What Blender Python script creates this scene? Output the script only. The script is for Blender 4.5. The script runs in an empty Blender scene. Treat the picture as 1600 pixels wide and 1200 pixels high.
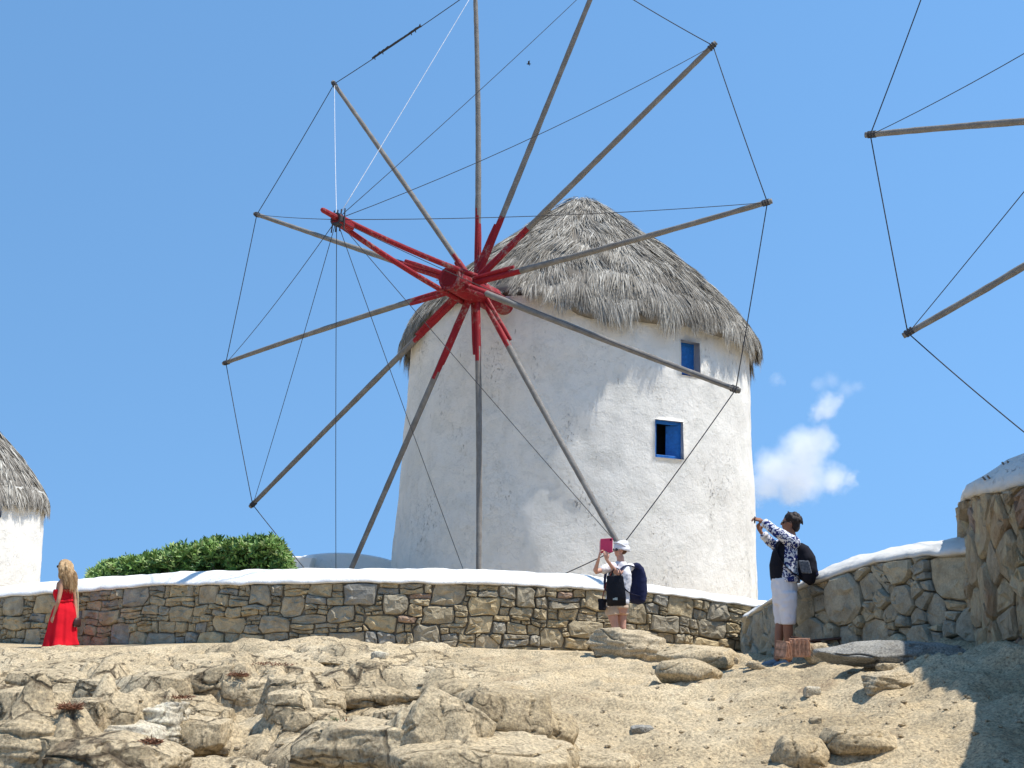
import bpy, math, random
import numpy as np
from mathutils import Vector, Matrix

SC = bpy.context.scene
COL = SC.collection
R = math.radians
random.seed(7)
RNG = np.random.default_rng(11)

# ------------------------------------------------------------------ camera
EYE = np.array([0.0, 0.0, 1.6])
FPX, PITCH, ROLL = 1800.0, math.atan(355 / 1800.0), R(2.0)
_f = np.array([0, math.cos(PITCH), math.sin(PITCH)])
_u0 = np.array([0, -math.sin(PITCH), math.cos(PITCH)])
_r0 = np.array([1.0, 0, 0])
_r = _r0 * math.cos(ROLL) + _u0 * math.sin(ROLL)
_u = _u0 * math.cos(ROLL) - _r0 * math.sin(ROLL)
cam = bpy.data.cameras.new('camera')
cam.sensor_width = 36.0
cam.lens = FPX / 1600.0 * 36.0
cam.clip_start, cam.clip_end = 0.1, 9000.0
camo = bpy.data.objects.new('camera', cam)
COL.objects.link(camo)
m = Matrix.Identity(4)
for i in range(3):
    m[i][0], m[i][1], m[i][2], m[i][3] = _r[i], _u[i], -_f[i], EYE[i]
camo.matrix_world = m
SC.camera = camo

# ------------------------------------------------------------------ sky, sun, exposure
SUN_EL, SUN_AZ = R(67), R(-12)          # azimuth measured from +X towards +Y (from the right, high)
sun_dir = Vector((math.cos(SUN_EL) * math.cos(SUN_AZ), math.cos(SUN_EL) * math.sin(SUN_AZ), math.sin(SUN_EL)))
W = bpy.data.worlds.new('World')
SC.world = W
W.use_nodes = True
wn = W.node_tree.nodes
bg = wn['Background']
sky = wn.new('ShaderNodeTexSky')
sky.sky_type = 'NISHITA'
sky.sun_disc = False
sky.sun_elevation = SUN_EL
sky.sun_rotation = math.pi / 2 - SUN_AZ
sky.altitude = 0
sky.air_density = 1.0
sky.dust_density = 0.0
sky.ozone_density = 1.0
# the lookup never grazes the milky rim of the model: the air here is clear and blue right down to the walls
tc = wn.new('ShaderNodeTexCoord')
mp = wn.new('ShaderNodeVectorMath')
mp.operation = 'MULTIPLY_ADD'
mp.inputs[1].default_value = (1, 1, 0.56)
mp.inputs[2].default_value = (0, 0, 0.44)
hs = wn.new('ShaderNodeHueSaturation')
hs.inputs['Saturation'].default_value = 1.15
hs.inputs['Hue'].default_value = 0.492
W.node_tree.links.new(tc.outputs['Generated'], mp.inputs[0])
W.node_tree.links.new(mp.outputs[0], sky.inputs[0])
W.node_tree.links.new(sky.outputs[0], hs.inputs['Color'])
W.node_tree.links.new(hs.outputs[0], bg.inputs[0])
bg.inputs[1].default_value = 0.136
sl = bpy.data.lights.new('sun', 'SUN')
sl.energy = 3.45
sl.angle = R(0.55)
sl.color = (1.0, 0.955, 0.88)
slo = bpy.data.objects.new('sun', sl)
COL.objects.link(slo)
slo.location = (20, 5, 40)
slo.rotation_euler = sun_dir.to_track_quat('Z', 'Y').to_euler()
SC.view_settings.view_transform = 'Standard'
SC.view_settings.look = 'None'
SC.view_settings.gamma = 1.0
SC.view_settings.exposure = 0.84
SC.view_settings.use_curve_mapping = False
cy = SC.cycles
cy.use_denoising = True
cy.max_bounces = 10
cy.diffuse_bounces = 4
cy.glossy_bounces = 2
cy.transparent_max_bounces = 8
cy.volume_bounces = 8
cy.sample_clamp_indirect = 6.0

# ------------------------------------------------------------------ projection helpers (a ray through the lens meets the place it shows)
def ray(px, py):
    return _f + _r * ((px - 800) / FPX) - _u * ((py - 600) / FPX)
def P(px, py, Y):
    d = ray(px, py)
    return EYE + d * (Y / d[1])
def nrm(v):
    v = np.asarray(v, float)
    return v / (np.linalg.norm(v) + 1e-12)

# ------------------------------------------------------------------ numpy noise
_perm = np.random.default_rng(3).permutation(512)
_perm = np.concatenate([_perm, _perm, _perm])
_g3 = np.random.default_rng(5).normal(size=(512, 3))
_g3 /= np.linalg.norm(_g3, axis=1)[:, None]
def perlin(p):
    p = np.asarray(p, float)
    i = np.floor(p).astype(int)
    fr = p - i
    w = fr * fr * fr * (fr * (fr * 6 - 15) + 10)
    out = 0
    for dx in (0, 1):
        for dy in (0, 1):
            for dz in (0, 1):
                h = _perm[(_perm[(_perm[(i[..., 0] + dx) & 511] + i[..., 1] + dy) & 511] + i[..., 2] + dz) & 511]
                d = fr - np.array([dx, dy, dz])
                v = (d * _g3[h]).sum(-1)
                wt = (w[..., 0] if dx else 1 - w[..., 0]) * (w[..., 1] if dy else 1 - w[..., 1]) * (w[..., 2] if dz else 1 - w[..., 2])
                out = out + v * wt
    return out * 1.6
def fbm(p, octv=4, gain=0.5, lac=2.03):
    p = np.asarray(p, float)
    s, a = 0, 1.0
    for k in range(octv):
        s = s + a * perlin(p * lac ** k + 17.3 * k)
        a *= gain
    return s
def _hash2(ix, iy, k):
    return (_perm[(_perm[(ix + 31 * k) & 511] + iy + 7 * k) & 511] % 509) / 509.0
def worley(x, y):
    """F1, F2, id value, offset to the nearest site"""
    ix, iy = np.floor(x).astype(int), np.floor(y).astype(int)
    f1 = np.full(x.shape, 9.0); f2 = np.full(x.shape, 9.0); idv = np.zeros(x.shape); ox = np.zeros(x.shape); oy = np.zeros(x.shape)
    for dx in (-1, 0, 1):
        for dy in (-1, 0, 1):
            cx, cy_ = ix + dx, iy + dy
            sx = cx + 0.1 + 0.8 * _hash2(cx, cy_, 1); sy = cy_ + 0.1 + 0.8 * _hash2(cx, cy_, 2)
            d = np.hypot(sx - x, sy - y)
            near = d < f1
            f2 = np.where(near, f1, np.minimum(f2, d))
            idv = np.where(near, _hash2(cx, cy_, 3), idv)
            ox = np.where(near, x - sx, ox); oy = np.where(near, y - sy, oy)
            f1 = np.where(near, d, f1)
    return f1, f2, idv, ox, oy
def sstep(a, b, x):
    t = np.clip((x - a) / (b - a), 0, 1)
    return t * t * (3 - 2 * t)

# ------------------------------------------------------------------ object helpers
ORG = {}
def tag(o, label=None, cat=None, group=None, kind=None):
    if label: o['label'] = label
    if cat: o['category'] = cat
    if group: o['group'] = group
    if kind: o['kind'] = kind
    return o
def thing(name, loc, label, cat, group=None, kind=None):
    o = bpy.data.objects.new(name, None)
    o.empty_display_size = 0.2
    COL.objects.link(o)
    o.location = loc
    ORG[o.name] = np.asarray(loc, float)
    return tag(o, label, cat, group, kind)
def mesh(name, v, f, mats, parent=None, smooth=False, org=None, midx=None, tint=None, kind=None):
    """world-space vertices -> one mesh object with its own origin"""
    v = np.asarray(v, float).reshape(-1, 3)
    if org is None:
        org = (v.min(0) + v.max(0)) / 2
    org = np.asarray(org, float)
    me = bpy.data.meshes.new(name)
    if isinstance(f, np.ndarray):
        f = f.tolist()
    me.from_pydata((v - org).tolist(), [], f)
    for mt in (mats if isinstance(mats, (list, tuple)) else [mats]):
        me.materials.append(mt)
    if midx is not None:
        me.polygons.foreach_set('material_index', np.asarray(midx, dtype=np.int32))
    if smooth:
        me.polygons.foreach_set('use_smooth', np.ones(len(me.polygons), dtype=bool))
    if tint is not None:
        a = me.attributes.new('tint', 'FLOAT', 'POINT')
        a.data.foreach_set('value', np.asarray(tint, dtype=np.float32))
    me.update()
    o = bpy.data.objects.new(name, me)
    COL.objects.link(o)
    if parent is not None:
        o.parent = parent
        o.location = org - ORG[parent.name]
    else:
        o.location = org
    ORG[o.name] = org
    if kind: o['kind'] = kind
    return o
class MB:
    def __init__(s): s.v = []; s.f = []; s.m = []
    def add(s, vf, mi=0):
        v, f = vf
        b = len(s.v)
        s.v += [tuple(map(float, p)) for p in v]
        s.f += [tuple(i + b for i in q) for q in f]
        s.m += [mi] * len(f)
        return s
    def build(s, name, mats, parent=None, **k):
        return mesh(name, s.v, s.f, mats, parent, midx=s.m, **k)
def loft(path, rad, side=None, n=12, cap=True, fold=None):
    path = [np.asarray(p, float) for p in path]
    K = len(path)
    v, f = [], []
    prev = None
    for k in range(K):
        t = nrm(path[min(k + 1, K - 1)] - path[max(k - 1, 0)])
        if side is not None:
            sd = np.asarray(side, float)
            sd = nrm(sd - t * (sd @ t))
        else:
            ref = prev if prev is not None else (np.array([0, 0, 1.0]) if abs(t[2]) < 0.9 else np.array([1.0, 0, 0]))
            sd = nrm(ref - t * (ref @ t))
            prev = sd
        ot = np.cross(t, sd)
        rr = rad[k]
        rx, ry = (rr, rr) if np.isscalar(rr) else rr
        for j in range(n):
            a = 2 * math.pi * j / n
            m_ = 1.0 if fold is None else fold(k / (K - 1), a)
            v.append(path[k] + sd * (rx * math.cos(a) * m_) + ot * (ry * math.sin(a) * m_))
    for k in range(K - 1):
        for j in range(n):
            j2 = (j + 1) % n
            f.append((k * n + j, k * n + j2, (k + 1) * n + j2, (k + 1) * n + j))
    if cap:
        f.append(tuple(range(n))[::-1])
        f.append(tuple((K - 1) * n + j for j in range(n)))
    return v, f
def capsule(a, b, ra, rb, n=10):
    a, b = np.asarray(a, float), np.asarray(b, float)
    t = nrm(b - a)
    pts = [a - t * ra, a - t * ra * 0.75, a - t * ra * .3, a, b, b + t * rb * .3, b + t * rb * 0.75, b + t * rb]
    return loft(pts, [ra * .12, ra * .66, ra * .95, ra, rb, rb * .95, rb * .66, rb * .12], n=n)
def limb(pts, rad, n=12):
    """tube through points with rounded ends"""
    pts = [np.asarray(p, float) for p in pts]
    a, b = pts[0], pts[-1]
    ta, tb = nrm(pts[1] - a), nrm(b - pts[-2])
    return loft([a - ta * rad[0], a - ta * rad[0] * .7] + pts + [b + tb * rad[-1] * .7, b + tb * rad[-1]],
                [rad[0] * .12, rad[0] * .7] + list(rad) + [rad[-1] * .7, rad[-1] * .12], n=n)
def ellip(c, ax, n=14, mrow=9):
    """ax: 3 axis vectors (already scaled)"""
    c = np.asarray(c, float)
    A = np.asarray(ax, float)
    v, f = [], []
    for i in range(mrow + 1):
        th = math.pi * (0.02 + 0.96 * i / mrow)
        for j in range(n):
            a = 2 * math.pi * j / n
            v.append(c + A[0] * math.sin(th) * math.cos(a) + A[1] * math.sin(th) * math.sin(a) + A[2] * math.cos(th))
    for i in range(mrow):
        for j in range(n):
            j2 = (j + 1) % n
            f.append((i * n + j, (i + 1) * n + j, (i + 1) * n + j2, i * n + j2))
    f.append(tuple(range(n)))
    f.append(tuple(mrow * n + j for j in range(n))[::-1])
    return v, f
def obox(c, ax, bev=0.0):
    """oriented box, half-axis vectors ax, chamfered edges if bev > 0"""
    c = np.asarray(c, float)
    A = np.asarray(ax, float)
    L = [np.linalg.norm(a) for a in A]
    if bev <= 0:
        v = [c + A[0] * x + A[1] * y + A[2] * z for x in (-1, 1) for y in (-1, 1) for z in (-1, 1)]
        return v, [(0, 1, 3, 2), (4, 6, 7, 5), (0, 4, 5, 1), (2, 3, 7, 6), (0, 2, 6, 4), (1, 5, 7, 3)]
    k = [1 - bev / l for l in L]
    v, idx = [], {}
    for sx in (-1, 1):
        for sy in (-1, 1):
            for sz in (-1, 1):
                for w in range(3):
                    q = [sx * k[0], sy * k[1], sz * k[2]]
                    q[w] = (sx, sy, sz)[w]
                    idx[(sx, sy, sz, w)] = len(v)
                    v.append(c + A[0] * q[0] + A[1] * q[1] + A[2] * q[2])
    f = []
    for w in range(3):
        o1, o2 = [i for i in range(3) if i != w]
        for s in (-1, 1):
            quad = []
            for a, b in ((-1, -1), (1, -1), (1, 1), (-1, 1)):
                t = [0, 0, 0]; t[w] = s; t[o1] = a; t[o2] = b
                quad.append(idx[(t[0], t[1], t[2], w)])
            f.append(tuple(quad))
            for a in (-1, 1):                       # edge between face w=s and face o1=a
                if w < o1:
                    q = []
                    for b, ww in ((-1, w), (1, w), (1, o1), (-1, o1)):
                        t = [0, 0, 0]; t[w] = s; t[o1] = a; t[o2] = b
                        q.append(idx[(t[0], t[1], t[2], ww)])
                    f.append(tuple(q))
            for a in (-1, 1):
                if w < o2:
                    q = []
                    for b, ww in ((-1, w), (1, w), (1, o2), (-1, o2)):
                        t = [0, 0, 0]; t[w] = s; t[o2] = a; t[o1] = b
                        q.append(idx[(t[0], t[1], t[2], ww)])
                    f.append(tuple(q))
    for sx in (-1, 1):
        for sy in (-1, 1):
            for sz in (-1, 1):
                f.append(tuple(idx[(sx, sy, sz, w)] for w in range(3)))
    return v, f
def fix_normals(o):
    import bmesh
    bm = bmesh.new(); bm.from_mesh(o.data)
    bmesh.ops.recalc_face_normals(bm, faces=bm.faces)
    bm.to_mesh(o.data); bm.free()
def remesh(mb, name, mat, parent, voxel=0.01, smooth=4, disp=None):
    """fuse overlapping closed pieces into one continuous skin"""
    me = bpy.data.meshes.new('tmp'); me.from_pydata(mb.v, [], mb.f)
    import bmesh
    bm = bmesh.new(); bm.from_mesh(me); bmesh.ops.recalc_face_normals(bm, faces=bm.faces); bm.to_mesh(me); bm.free()
    t = bpy.data.objects.new('tmp', me); COL.objects.link(t)
    a = t.modifiers.new('r', 'REMESH'); a.mode = 'VOXEL'; a.voxel_size = voxel
    s = t.modifiers.new('s', 'SMOOTH'); s.factor = 0.5; s.iterations = smooth
    dg = bpy.context.evaluated_depsgraph_get()
    nm = bpy.data.meshes.new_from_object(t.evaluated_get(dg))
    bpy.data.objects.remove(t)
    n = len(nm.vertices)
    co = np.empty(n * 3); nm.vertices.foreach_get('co', co); co = co.reshape(-1, 3)
    if disp is not None:
        nn = np.empty(n * 3); nm.vertices.foreach_get('normal', nn); nn = nn.reshape(-1, 3)
        co = co + nn * disp(co)[:, None]
    org = (co.min(0) + co.max(0)) / 2
    nm.vertices.foreach_set('co', (co - org).ravel())
    nm.materials.clear(); nm.materials.append(mat)
    nm.polygons.foreach_set('use_smooth', np.ones(len(nm.polygons), dtype=bool))
    nm.update(); nm.name = name
    o = bpy.data.objects.new(name, nm); COL.objects.link(o)
    if parent is not None:
        o.parent = parent; o.location = org - ORG[parent.name]
    else:
        o.location = org
    ORG[o.name] = org
    return o

# ------------------------------------------------------------------ materials
class Mat:
    def __init__(s, name, rough=0.9, spec=0.2):
        s.m = bpy.data.materials.new(name); s.m.use_nodes = True
        s.nt = s.m.node_tree
        s.b = s.nt.nodes['Principled BSDF']
        s.b.inputs['Roughness'].default_value = rough
        s.b.inputs['Specular IOR Level'].default_value = spec
        s.pos = None
    def n(s, t, **k):
        x = s.nt.nodes.new(t)
        for a, b in k.items(): setattr(x, a, b)
        return x
    def l(s, a, b): s.nt.links.new(a, b)
    def P(s, scale=(1, 1, 1)):
        if s.pos is None: s.pos = s.n('ShaderNodeNewGeometry').outputs['Position']
        if scale == (1, 1, 1): return s.pos
        v = s.n('ShaderNodeVectorMath', operation='MULTIPLY'); s.l(s.pos, v.inputs[0]); v.inputs[1].default_value = scale
        return v.outputs[0]
    def noise(s, scale, detail=4, rough=0.55, stretch=(1, 1, 1), dist=0.0, vec=None):
        x = s.n('ShaderNodeTexNoise'); x.inputs['Scale'].default_value = scale; x.inputs['Detail'].default_value = detail
        x.inputs['Roughness'].default_value = rough; x.inputs['Distortion'].default_value = dist
        s.l(vec if vec is not None else s.P(stretch), x.inputs['Vector'])
        return x.outputs['Fac']
    def voro(s, scale, feature='F1', stretch=(1, 1, 1), rnd=1.0, out='Distance'):
        x = s.n('ShaderNodeTexVoronoi', feature=feature); x.inputs['Scale'].default_value = scale
        if 'Randomness' in x.inputs: x.inputs['Randomness'].default_value = rnd
        s.l(s.P(stretch), x.inputs['Vector'])
        return x.outputs[out]
    def ramp(s, fac, stops, interp='LINEAR'):
        x = s.n('ShaderNodeValToRGB'); e = x.color_ramp.elements; x.color_ramp.interpolation = interp
        while len(e) < len(stops): e.new(0.5)
        for el, (p, c) in zip(e, stops):
            el.position = p; el.color = (*c, 1) if len(c) == 3 else c
        s.l(fac, x.inputs[0])
        return x.outputs[0]
    def mix(s, fac, a, b, mode='MIX'):
        x = s.n('ShaderNodeMix', data_type='RGBA', blend_type=mode)
        for v, i in ((fac, 0), (a, 6), (b, 7)):
            if isinstance(v, (int, float)): x.inputs[i].default_value = v
            elif isinstance(v, tuple): x.inputs[i].default_value = (*v, 1)
            else: s.l(v, x.inputs[i])
        return x.outputs[2]
    def math(s, op, a, b=None, c=None, clamp=False):
        x = s.n('ShaderNodeMath', operation=op); x.use_clamp = clamp
        for i, v in enumerate((a, b, c)):
            if v is None: continue
            if isinstance(v, (int, float)): x.inputs[i].default_value = v
            else: s.l(v, x.inputs[i])
        return x.outputs[0]
    def col(s, c):
        if isinstance(c, tuple): s.b.inputs['Base Color'].default_value = (*c, 1)
        else: s.l(c, s.b.inputs['Base Color'])
        return s
    def bump(s, h, dist=0.02, strength=1.0):
        x = s.n('ShaderNodeBump'); x.inputs['Distance'].default_value = dist; x.inputs['Strength'].default_value = strength
        s.l(h, x.inputs['Height'])
        prev = s.b.inputs['Normal']
        if prev.is_linked: s.l(prev.links[0].from_socket, x.inputs['Normal'])
        s.l(x.outputs[0], prev)
        return s
def simple(name, c, rough=0.85, var=0.25, scale=30, bump=0.004, spec=0.2, stretch=(1, 1, 1), bscale=None):
    M = Mat(name, rough, spec)
    nz = M.noise(scale, 4, stretch=stretch)
    lo = tuple(x * (1 - var) for x in c); hi = tuple(min(1, x * (1 + var)) for x in c)
    M.col(M.ramp(nz, [(0.3, lo), (0.7, hi)]))
    if bump: M.bump(M.noise(bscale or scale * 1.7, 5, stretch=stretch), bump)
    return M.m

def plaster(name, base=(0.84, 0.80, 0.725), aged=1.0):
    M = Mat(name, 0.92, 0.15)
    big = M.noise(0.55, 5, 0.6)
    patch = M.noise(1.6, 6, 0.65, dist=0.6)
    streak = M.noise(1.0, 5, 0.6, stretch=(3.2, 3.2, 0.28))
    c = M.ramp(big, [(0.3, tuple(b * 0.93 for b in base)), (0.65, base)])
    c = M.mix(M.ramp(patch, [(0.50, (0, 0, 0)), (0.58, (0.55 * aged,) * 3)]), c, (0.71, 0.68, 0.61))
    c = M.mix(M.ramp(streak, [(0.55, (0, 0, 0)), (0.75, (0.4 * aged,) * 3)]), c, (0.62, 0.59, 0.53))
    pit = M.noise(15.0, 4, 0.65, stretch=(1.4, 1.4, 0.8), dist=0.5)
    where = M.noise(0.9, 4, 0.6, stretch=(1.6, 1.6, 0.7))
    pm = M.math('MULTIPLY', M.ramp(pit, [(0.60, (0, 0, 0)), (0.66, (1, 1, 1))]), M.ramp(where, [(0.55, (0, 0, 0)), (0.68, (0.8 * aged,) * 3)]))
    c = M.mix(pm, c, (0.30, 0.275, 0.24))
    crack = M.noise(3.2, 4, 0.7, stretch=(3, 3, 0.45))
    cm = M.math('MULTIPLY', M.ramp(crack, [(0.70, (0, 0, 0)), (0.72, (1, 1, 1))]), 0.6 * aged)
    c = M.mix(cm, c, (0.26, 0.24, 0.21))
    M.col(c)
    fl = M.ramp(M.noise(2.2, 8, 0.72), [(0.48, (0, 0, 0)), (0.515, (1, 1, 1))])
    M.bump(M.math('MULTIPLY', fl, where), 0.010 * aged, 0.8)
    M.bump(M.noise(5, 9, 0.74), 0.032, 0.9)
    M.bump(M.noise(42, 4, 0.7), 0.006, 0.9)
    M.bump(M.math('MULTIPLY', pm, -1.0), 0.03, 0.8)
    return M.m
M_PLASTER = plaster('aged_whitewash')
M_COPING = plaster('fresh_whitewash', (0.84, 0.82, 0.78), 0.35)
M_OLDCOPE = plaster('weathered_whitewash', (0.72, 0.70, 0.65), 0.8)
M_RED = Mat('faded_red_paint', 0.7, 0.3)
_w = M_RED.math('ADD', M_RED.math('MULTIPLY', M_RED.noise(12, 8, 0.8), .6), M_RED.math('MULTIPLY', M_RED.noise(1.6, 4, 0.6), .4))
M_RED.col(M_RED.mix(M_RED.ramp(_w, [(0.53, (0, 0, 0)), (0.60, (0.75,) * 3)]), M_RED.ramp(M_RED.noise(3, 4), [(0.3, (0.20, 0.006, 0.012)), (0.7, (0.29, 0.010, 0.016))]), (0.27, 0.19, 0.165)))
M_RED.bump(M_RED.noise(25, 5), 0.008)
M_RED = M_RED.m
M_WOOD = Mat('weathered_grey_wood', 0.9, 0.15)
M_WOOD.col(M_WOOD.ramp(M_WOOD.noise(5, 7, 0.7), [(0.25, (0.15, 0.136, 0.12)), (0.5, (0.205, 0.19, 0.172)), (0.75, (0.29, 0.275, 0.25))]))
M_WOOD.bump(M_WOOD.noise(40, 5), 0.01)
M_WOOD = M_WOOD.m
M_ROPE = simple('dark_rope', (0.05, 0.05, 0.055), 0.8, bump=0)
M_ROPEW = simple('pale_rope', (0.55, 0.56, 0.58), 0.8, bump=0)
M_BLUE = simple('blue_window_paint', (0.012, 0.13, 0.42), 0.55, 0.2, 14, 0.003, 0.35)
M_DARK = simple('room_shade_black', (0.02, 0.02, 0.022), 0.9, bump=0)  # near-black colour for the shade inside the windows
M_GLASS = Mat('window_glass', 0.08, 0.5).col((0.05, 0.06, 0.07)).m
M_IRON = simple('rusty_iron', (0.10, 0.055, 0.04), 0.8, 0.4, 25)

M_THATCH = Mat('grey_thatch', 0.95, 0.1)
_a = M_THATCH.n('ShaderNodeAttribute', attribute_name='tint')
_c = M_THATCH.ramp(_a.outputs['Fac'], [(0.0, (0.09, 0.076, 0.06)), (0.35, (0.24, 0.215, 0.178)), (0.7, (0.41, 0.38, 0.325)), (1.0, (0.60, 0.57, 0.50))])
M_THATCH.col(M_THATCH.mix(M_THATCH.ramp(M_THATCH.noise(1.3, 4), [(0.4, (0,) * 3), (0.7, (0.4,) * 3)]), _c, (0.30, 0.28, 0.25)))
M_THATCH = M_THATCH.m

def rock_mat(name, cols, gscale=60, big=1.5, lichen=0.0, bump=0.02, joints=False):
    M = Mat(name, 0.95, 0.12)
    c = M.ramp(M.noise(big, 6, 0.66, dist=0.3), [(0.32, cols[0]), (0.5, cols[1]), (0.68, cols[2])])
    g = M.noise(gscale, 3, 0.7)
    c = M.mix(0.8, c, M.ramp(g, [(0.30, (0.20, 0.18, 0.15)), (0.47, (0.5, 0.5, 0.5)), (0.68, (0.86, 0.84, 0.78))]), 'OVERLAY')
    sp = M.noise(gscale * 0.55, 2, 0.6)
    c = M.mix(M.ramp(sp, [(0.63, (0, 0, 0)), (0.70, (0.55,) * 3)]), c, (0.13, 0.105, 0.08))
    ru = M.noise(2.3, 5, 0.7, dist=0.8)
    c = M.mix(M.ramp(ru, [(0.60, (0, 0, 0)), (0.76, (0.5,) * 3)]), c, (0.27, 0.165, 0.095))
    if joints:
        # weathered joints of the outcrop, painted dark and sunk by a bump; they fade out into the sandy slope on the right
        wv = M.n('ShaderNodeTexNoise'); wv.inputs['Scale'].default_value = 1.3; wv.inputs['Detail'].default_value = 4
        M.l(M.P(), wv.inputs['Vector'])
        sc_ = M.n('ShaderNodeVectorMath', operation='SCALE'); sc_.inputs['Scale'].default_value = 0.75; M.l(wv.outputs['Color'], sc_.inputs[0])
        ad = M.n('ShaderNodeVectorMath', operation='ADD'); M.l(M.P((1.0, 0.8, 1.5)), ad.inputs[0]); M.l(sc_.outputs[0], ad.inputs[1])
        sep = M.n('ShaderNodeSeparateXYZ'); M.l(M.P(), sep.inputs[0])
        zone = M.math('MULTIPLY', M.math('MULTIPLY_ADD', sep.outputs['X'], -0.55, 0.35, clamp=True), M.math('MULTIPLY_ADD', sep.outputs['Y'], -0.22, 4.1, clamp=True))
        tot = None
        for scl, wd, am in ((1.25, 0.011, 1.0), (2.9, 0.016, 0.6)):
            vo = M.n('ShaderNodeTexVoronoi', feature='DISTANCE_TO_EDGE'); vo.inputs['Scale'].default_value = scl
            M.l(ad.outputs[0], vo.inputs['Vector'])
            ln_ = M.math('MULTIPLY', M.ramp(vo.outputs['Distance'], [(0.0, (1, 1, 1)), (wd, (0.75,) * 3), (wd * 2.6, (0, 0, 0))]), am)
            gate = M.ramp(M.noise(1.1 * scl, 3, 0.6), [(0.46, (0, 0, 0)), (0.56, (1, 1, 1))])
            ln_ = M.math('MULTIPLY', ln_, gate)
            tot = ln_ if tot is None else M.math('MAXIMUM', tot, ln_)
        tot = M.math('MULTIPLY', tot, zone)
        c = M.mix(M.math('MULTIPLY', tot, 0.72), c, (0.10, 0.07, 0.048))
        M.bump(M.math('MULTIPLY', tot, -1.0), 0.09, 1.0)
    M.col(c)
    M.bump(M.noise(6, 8, 0.68), bump * 1.5, 0.9)
    M.bump(M.noise(gscale * 0.6, 6, 0.75), bump * 1.0, 1.0)
    return M
M_GROUND = rock_mat('sandy_granite_ground', ((0.335, 0.265, 0.168), (0.45, 0.362, 0.236), (0.54, 0.445, 0.303)), 42, 0.9, bump=0.02, joints=True).m
M_ROCK = rock_mat('granite_rock', ((0.32, 0.258, 0.172), (0.44, 0.36, 0.245), (0.53, 0.445, 0.315)), 55, 2.2, bump=0.018).m
M_ROCKW = rock_mat('pale_granite', ((0.40, 0.35, 0.265), (0.50, 0.445, 0.345), (0.58, 0.525, 0.42)), 55, 2.5, bump=0.016).m
M_ROCKG = rock_mat('shade_grey_granite', ((0.20, 0.19, 0.17), (0.27, 0.26, 0.235), (0.35, 0.335, 0.30)), 55, 2.5, bump=0.016).m  # grey tone puts shade into the colour of slab and pit stone
def stone_mat(name, stops, stretch=(1, 1, 1), bump=0.02):
    stops = [(a, tuple(1.5 * (.72 * q + .28 * m_) for q, m_ in zip(c, (.275, .232, .163)))) for a, c in stops]
    M = Mat(name, 0.95, 0.12)
    oi = M.n('ShaderNodeObjectInfo')
    c = M.ramp(oi.outputs['Random'], stops, 'CONSTANT')
    v = M.noise(5, 6, 0.65, stretch=stretch)
    c = M.mix(0.75, c, M.ramp(v, [(0.25, (0.25, 0.24, 0.22)), (0.5, (0.5, 0.5, 0.5)), (0.75, (0.78, 0.76, 0.70))]), 'OVERLAY')
    g = M.noise(48, 3, 0.7, stretch=stretch)
    c = M.mix(0.4, c, M.ramp(g, [(0.3, (0.3, 0.3, 0.3)), (0.7, (0.72, 0.72, 0.7))]), 'OVERLAY')
    rs = M.noise(3.1, 5, 0.7)
    c = M.mix(M.ramp(rs, [(0.60, (0, 0, 0)), (0.75, (0.4,) * 3)]), c, (0.30, 0.19, 0.09))
    M.col(c)
    M.bump(M.noise(11, 7, 0.7, stretch=stretch), bump * 2.0, 1.0)
    M.bump(M.noise(50, 4, 0.7, stretch=stretch), bump * 0.5, 0.9)
    return M.m
S_TAN = [(0.0, (0.33, 0.265, 0.165)), (0.17, (0.27, 0.225, 0.15)), (0.34, (0.30, 0.25, 0.175)), (0.47, (0.225, 0.20, 0.155)), (0.58, (0.36, 0.28, 0.16)),
         (0.68, (0.25, 0.22, 0.165)), (0.80, (0.205, 0.195, 0.17)), (0.88, (0.31, 0.235, 0.135)), (0.95, (0.17, 0.172, 0.165)), (0.985, (0.22, 0.14, 0.105))]
M_STONE = stone_mat('rubble_stone', S_TAN)
S_GREY = [(0.0, (0.27, 0.25, 0.195)), (0.25, (0.23, 0.22, 0.18)), (0.5, (0.31, 0.27, 0.19)), (0.7, (0.20, 0.20, 0.175)), (0.85, (0.33, 0.265, 0.17))]
M_STONEG = stone_mat('grey_rubble_stone', S_GREY)
S_WARM = [(0.0, (0.45, 0.36, 0.235)), (0.25, (0.40, 0.32, 0.21)), (0.5, (0.49, 0.40, 0.27)), (0.7, (0.36, 0.295, 0.21)), (0.85, (0.44, 0.32, 0.19)), (0.94, (0.32, 0.22, 0.17))]
M_STONEW = stone_mat('warm_slab_stone', S_WARM, (2.2, 2.2, 0.5), 0.03)
M_MORTAR = simple('earth_mortar', (0.26, 0.22, 0.165), 0.95, 0.4, 14, 0.03)

# ------------------------------------------------------------------ wall lines (plan)
WALL_PX = [(-160, 23.4), (-80, 22.6), (0, 21.9), (150, 20.6), (300, 19.5), (450, 18.8), (600, 18.55), (750, 18.7), (900, 19.0), (1050, 19.6), (1170, 20.3), (1260, 20.9), (1400, 22.2)]
def hor(px):
    a, b = ray(px, 0)[2], ray(px, 1200)[2]
    return 1200 * a / (a - b)
WPTS = np.array([[P(px, hor(px), Y)[0], Y] for px, Y in WALL_PX])
def interp_poly(pts, n):
    """Catmull-Rom resample of a plan polyline"""
    pts = np.asarray(pts, float)
    out = []
    for i in range(len(pts) - 1):
        p0, p1, p2, p3 = pts[max(i - 1, 0)], pts[i], pts[i + 1], pts[min(i + 2, len(pts) - 1)]
        for t in np.linspace(0, 1, n, endpoint=False):
            out.append(0.5 * ((2 * p1) + (-p0 + p2) * t + (2 * p0 - 5 * p1 + 4 * p2 - p3) * t * t + (-p0 + 3 * p1 - 3 * p2 + p3) * t ** 3))
    out.append(pts[-1])
    return np.array(out)
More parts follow.
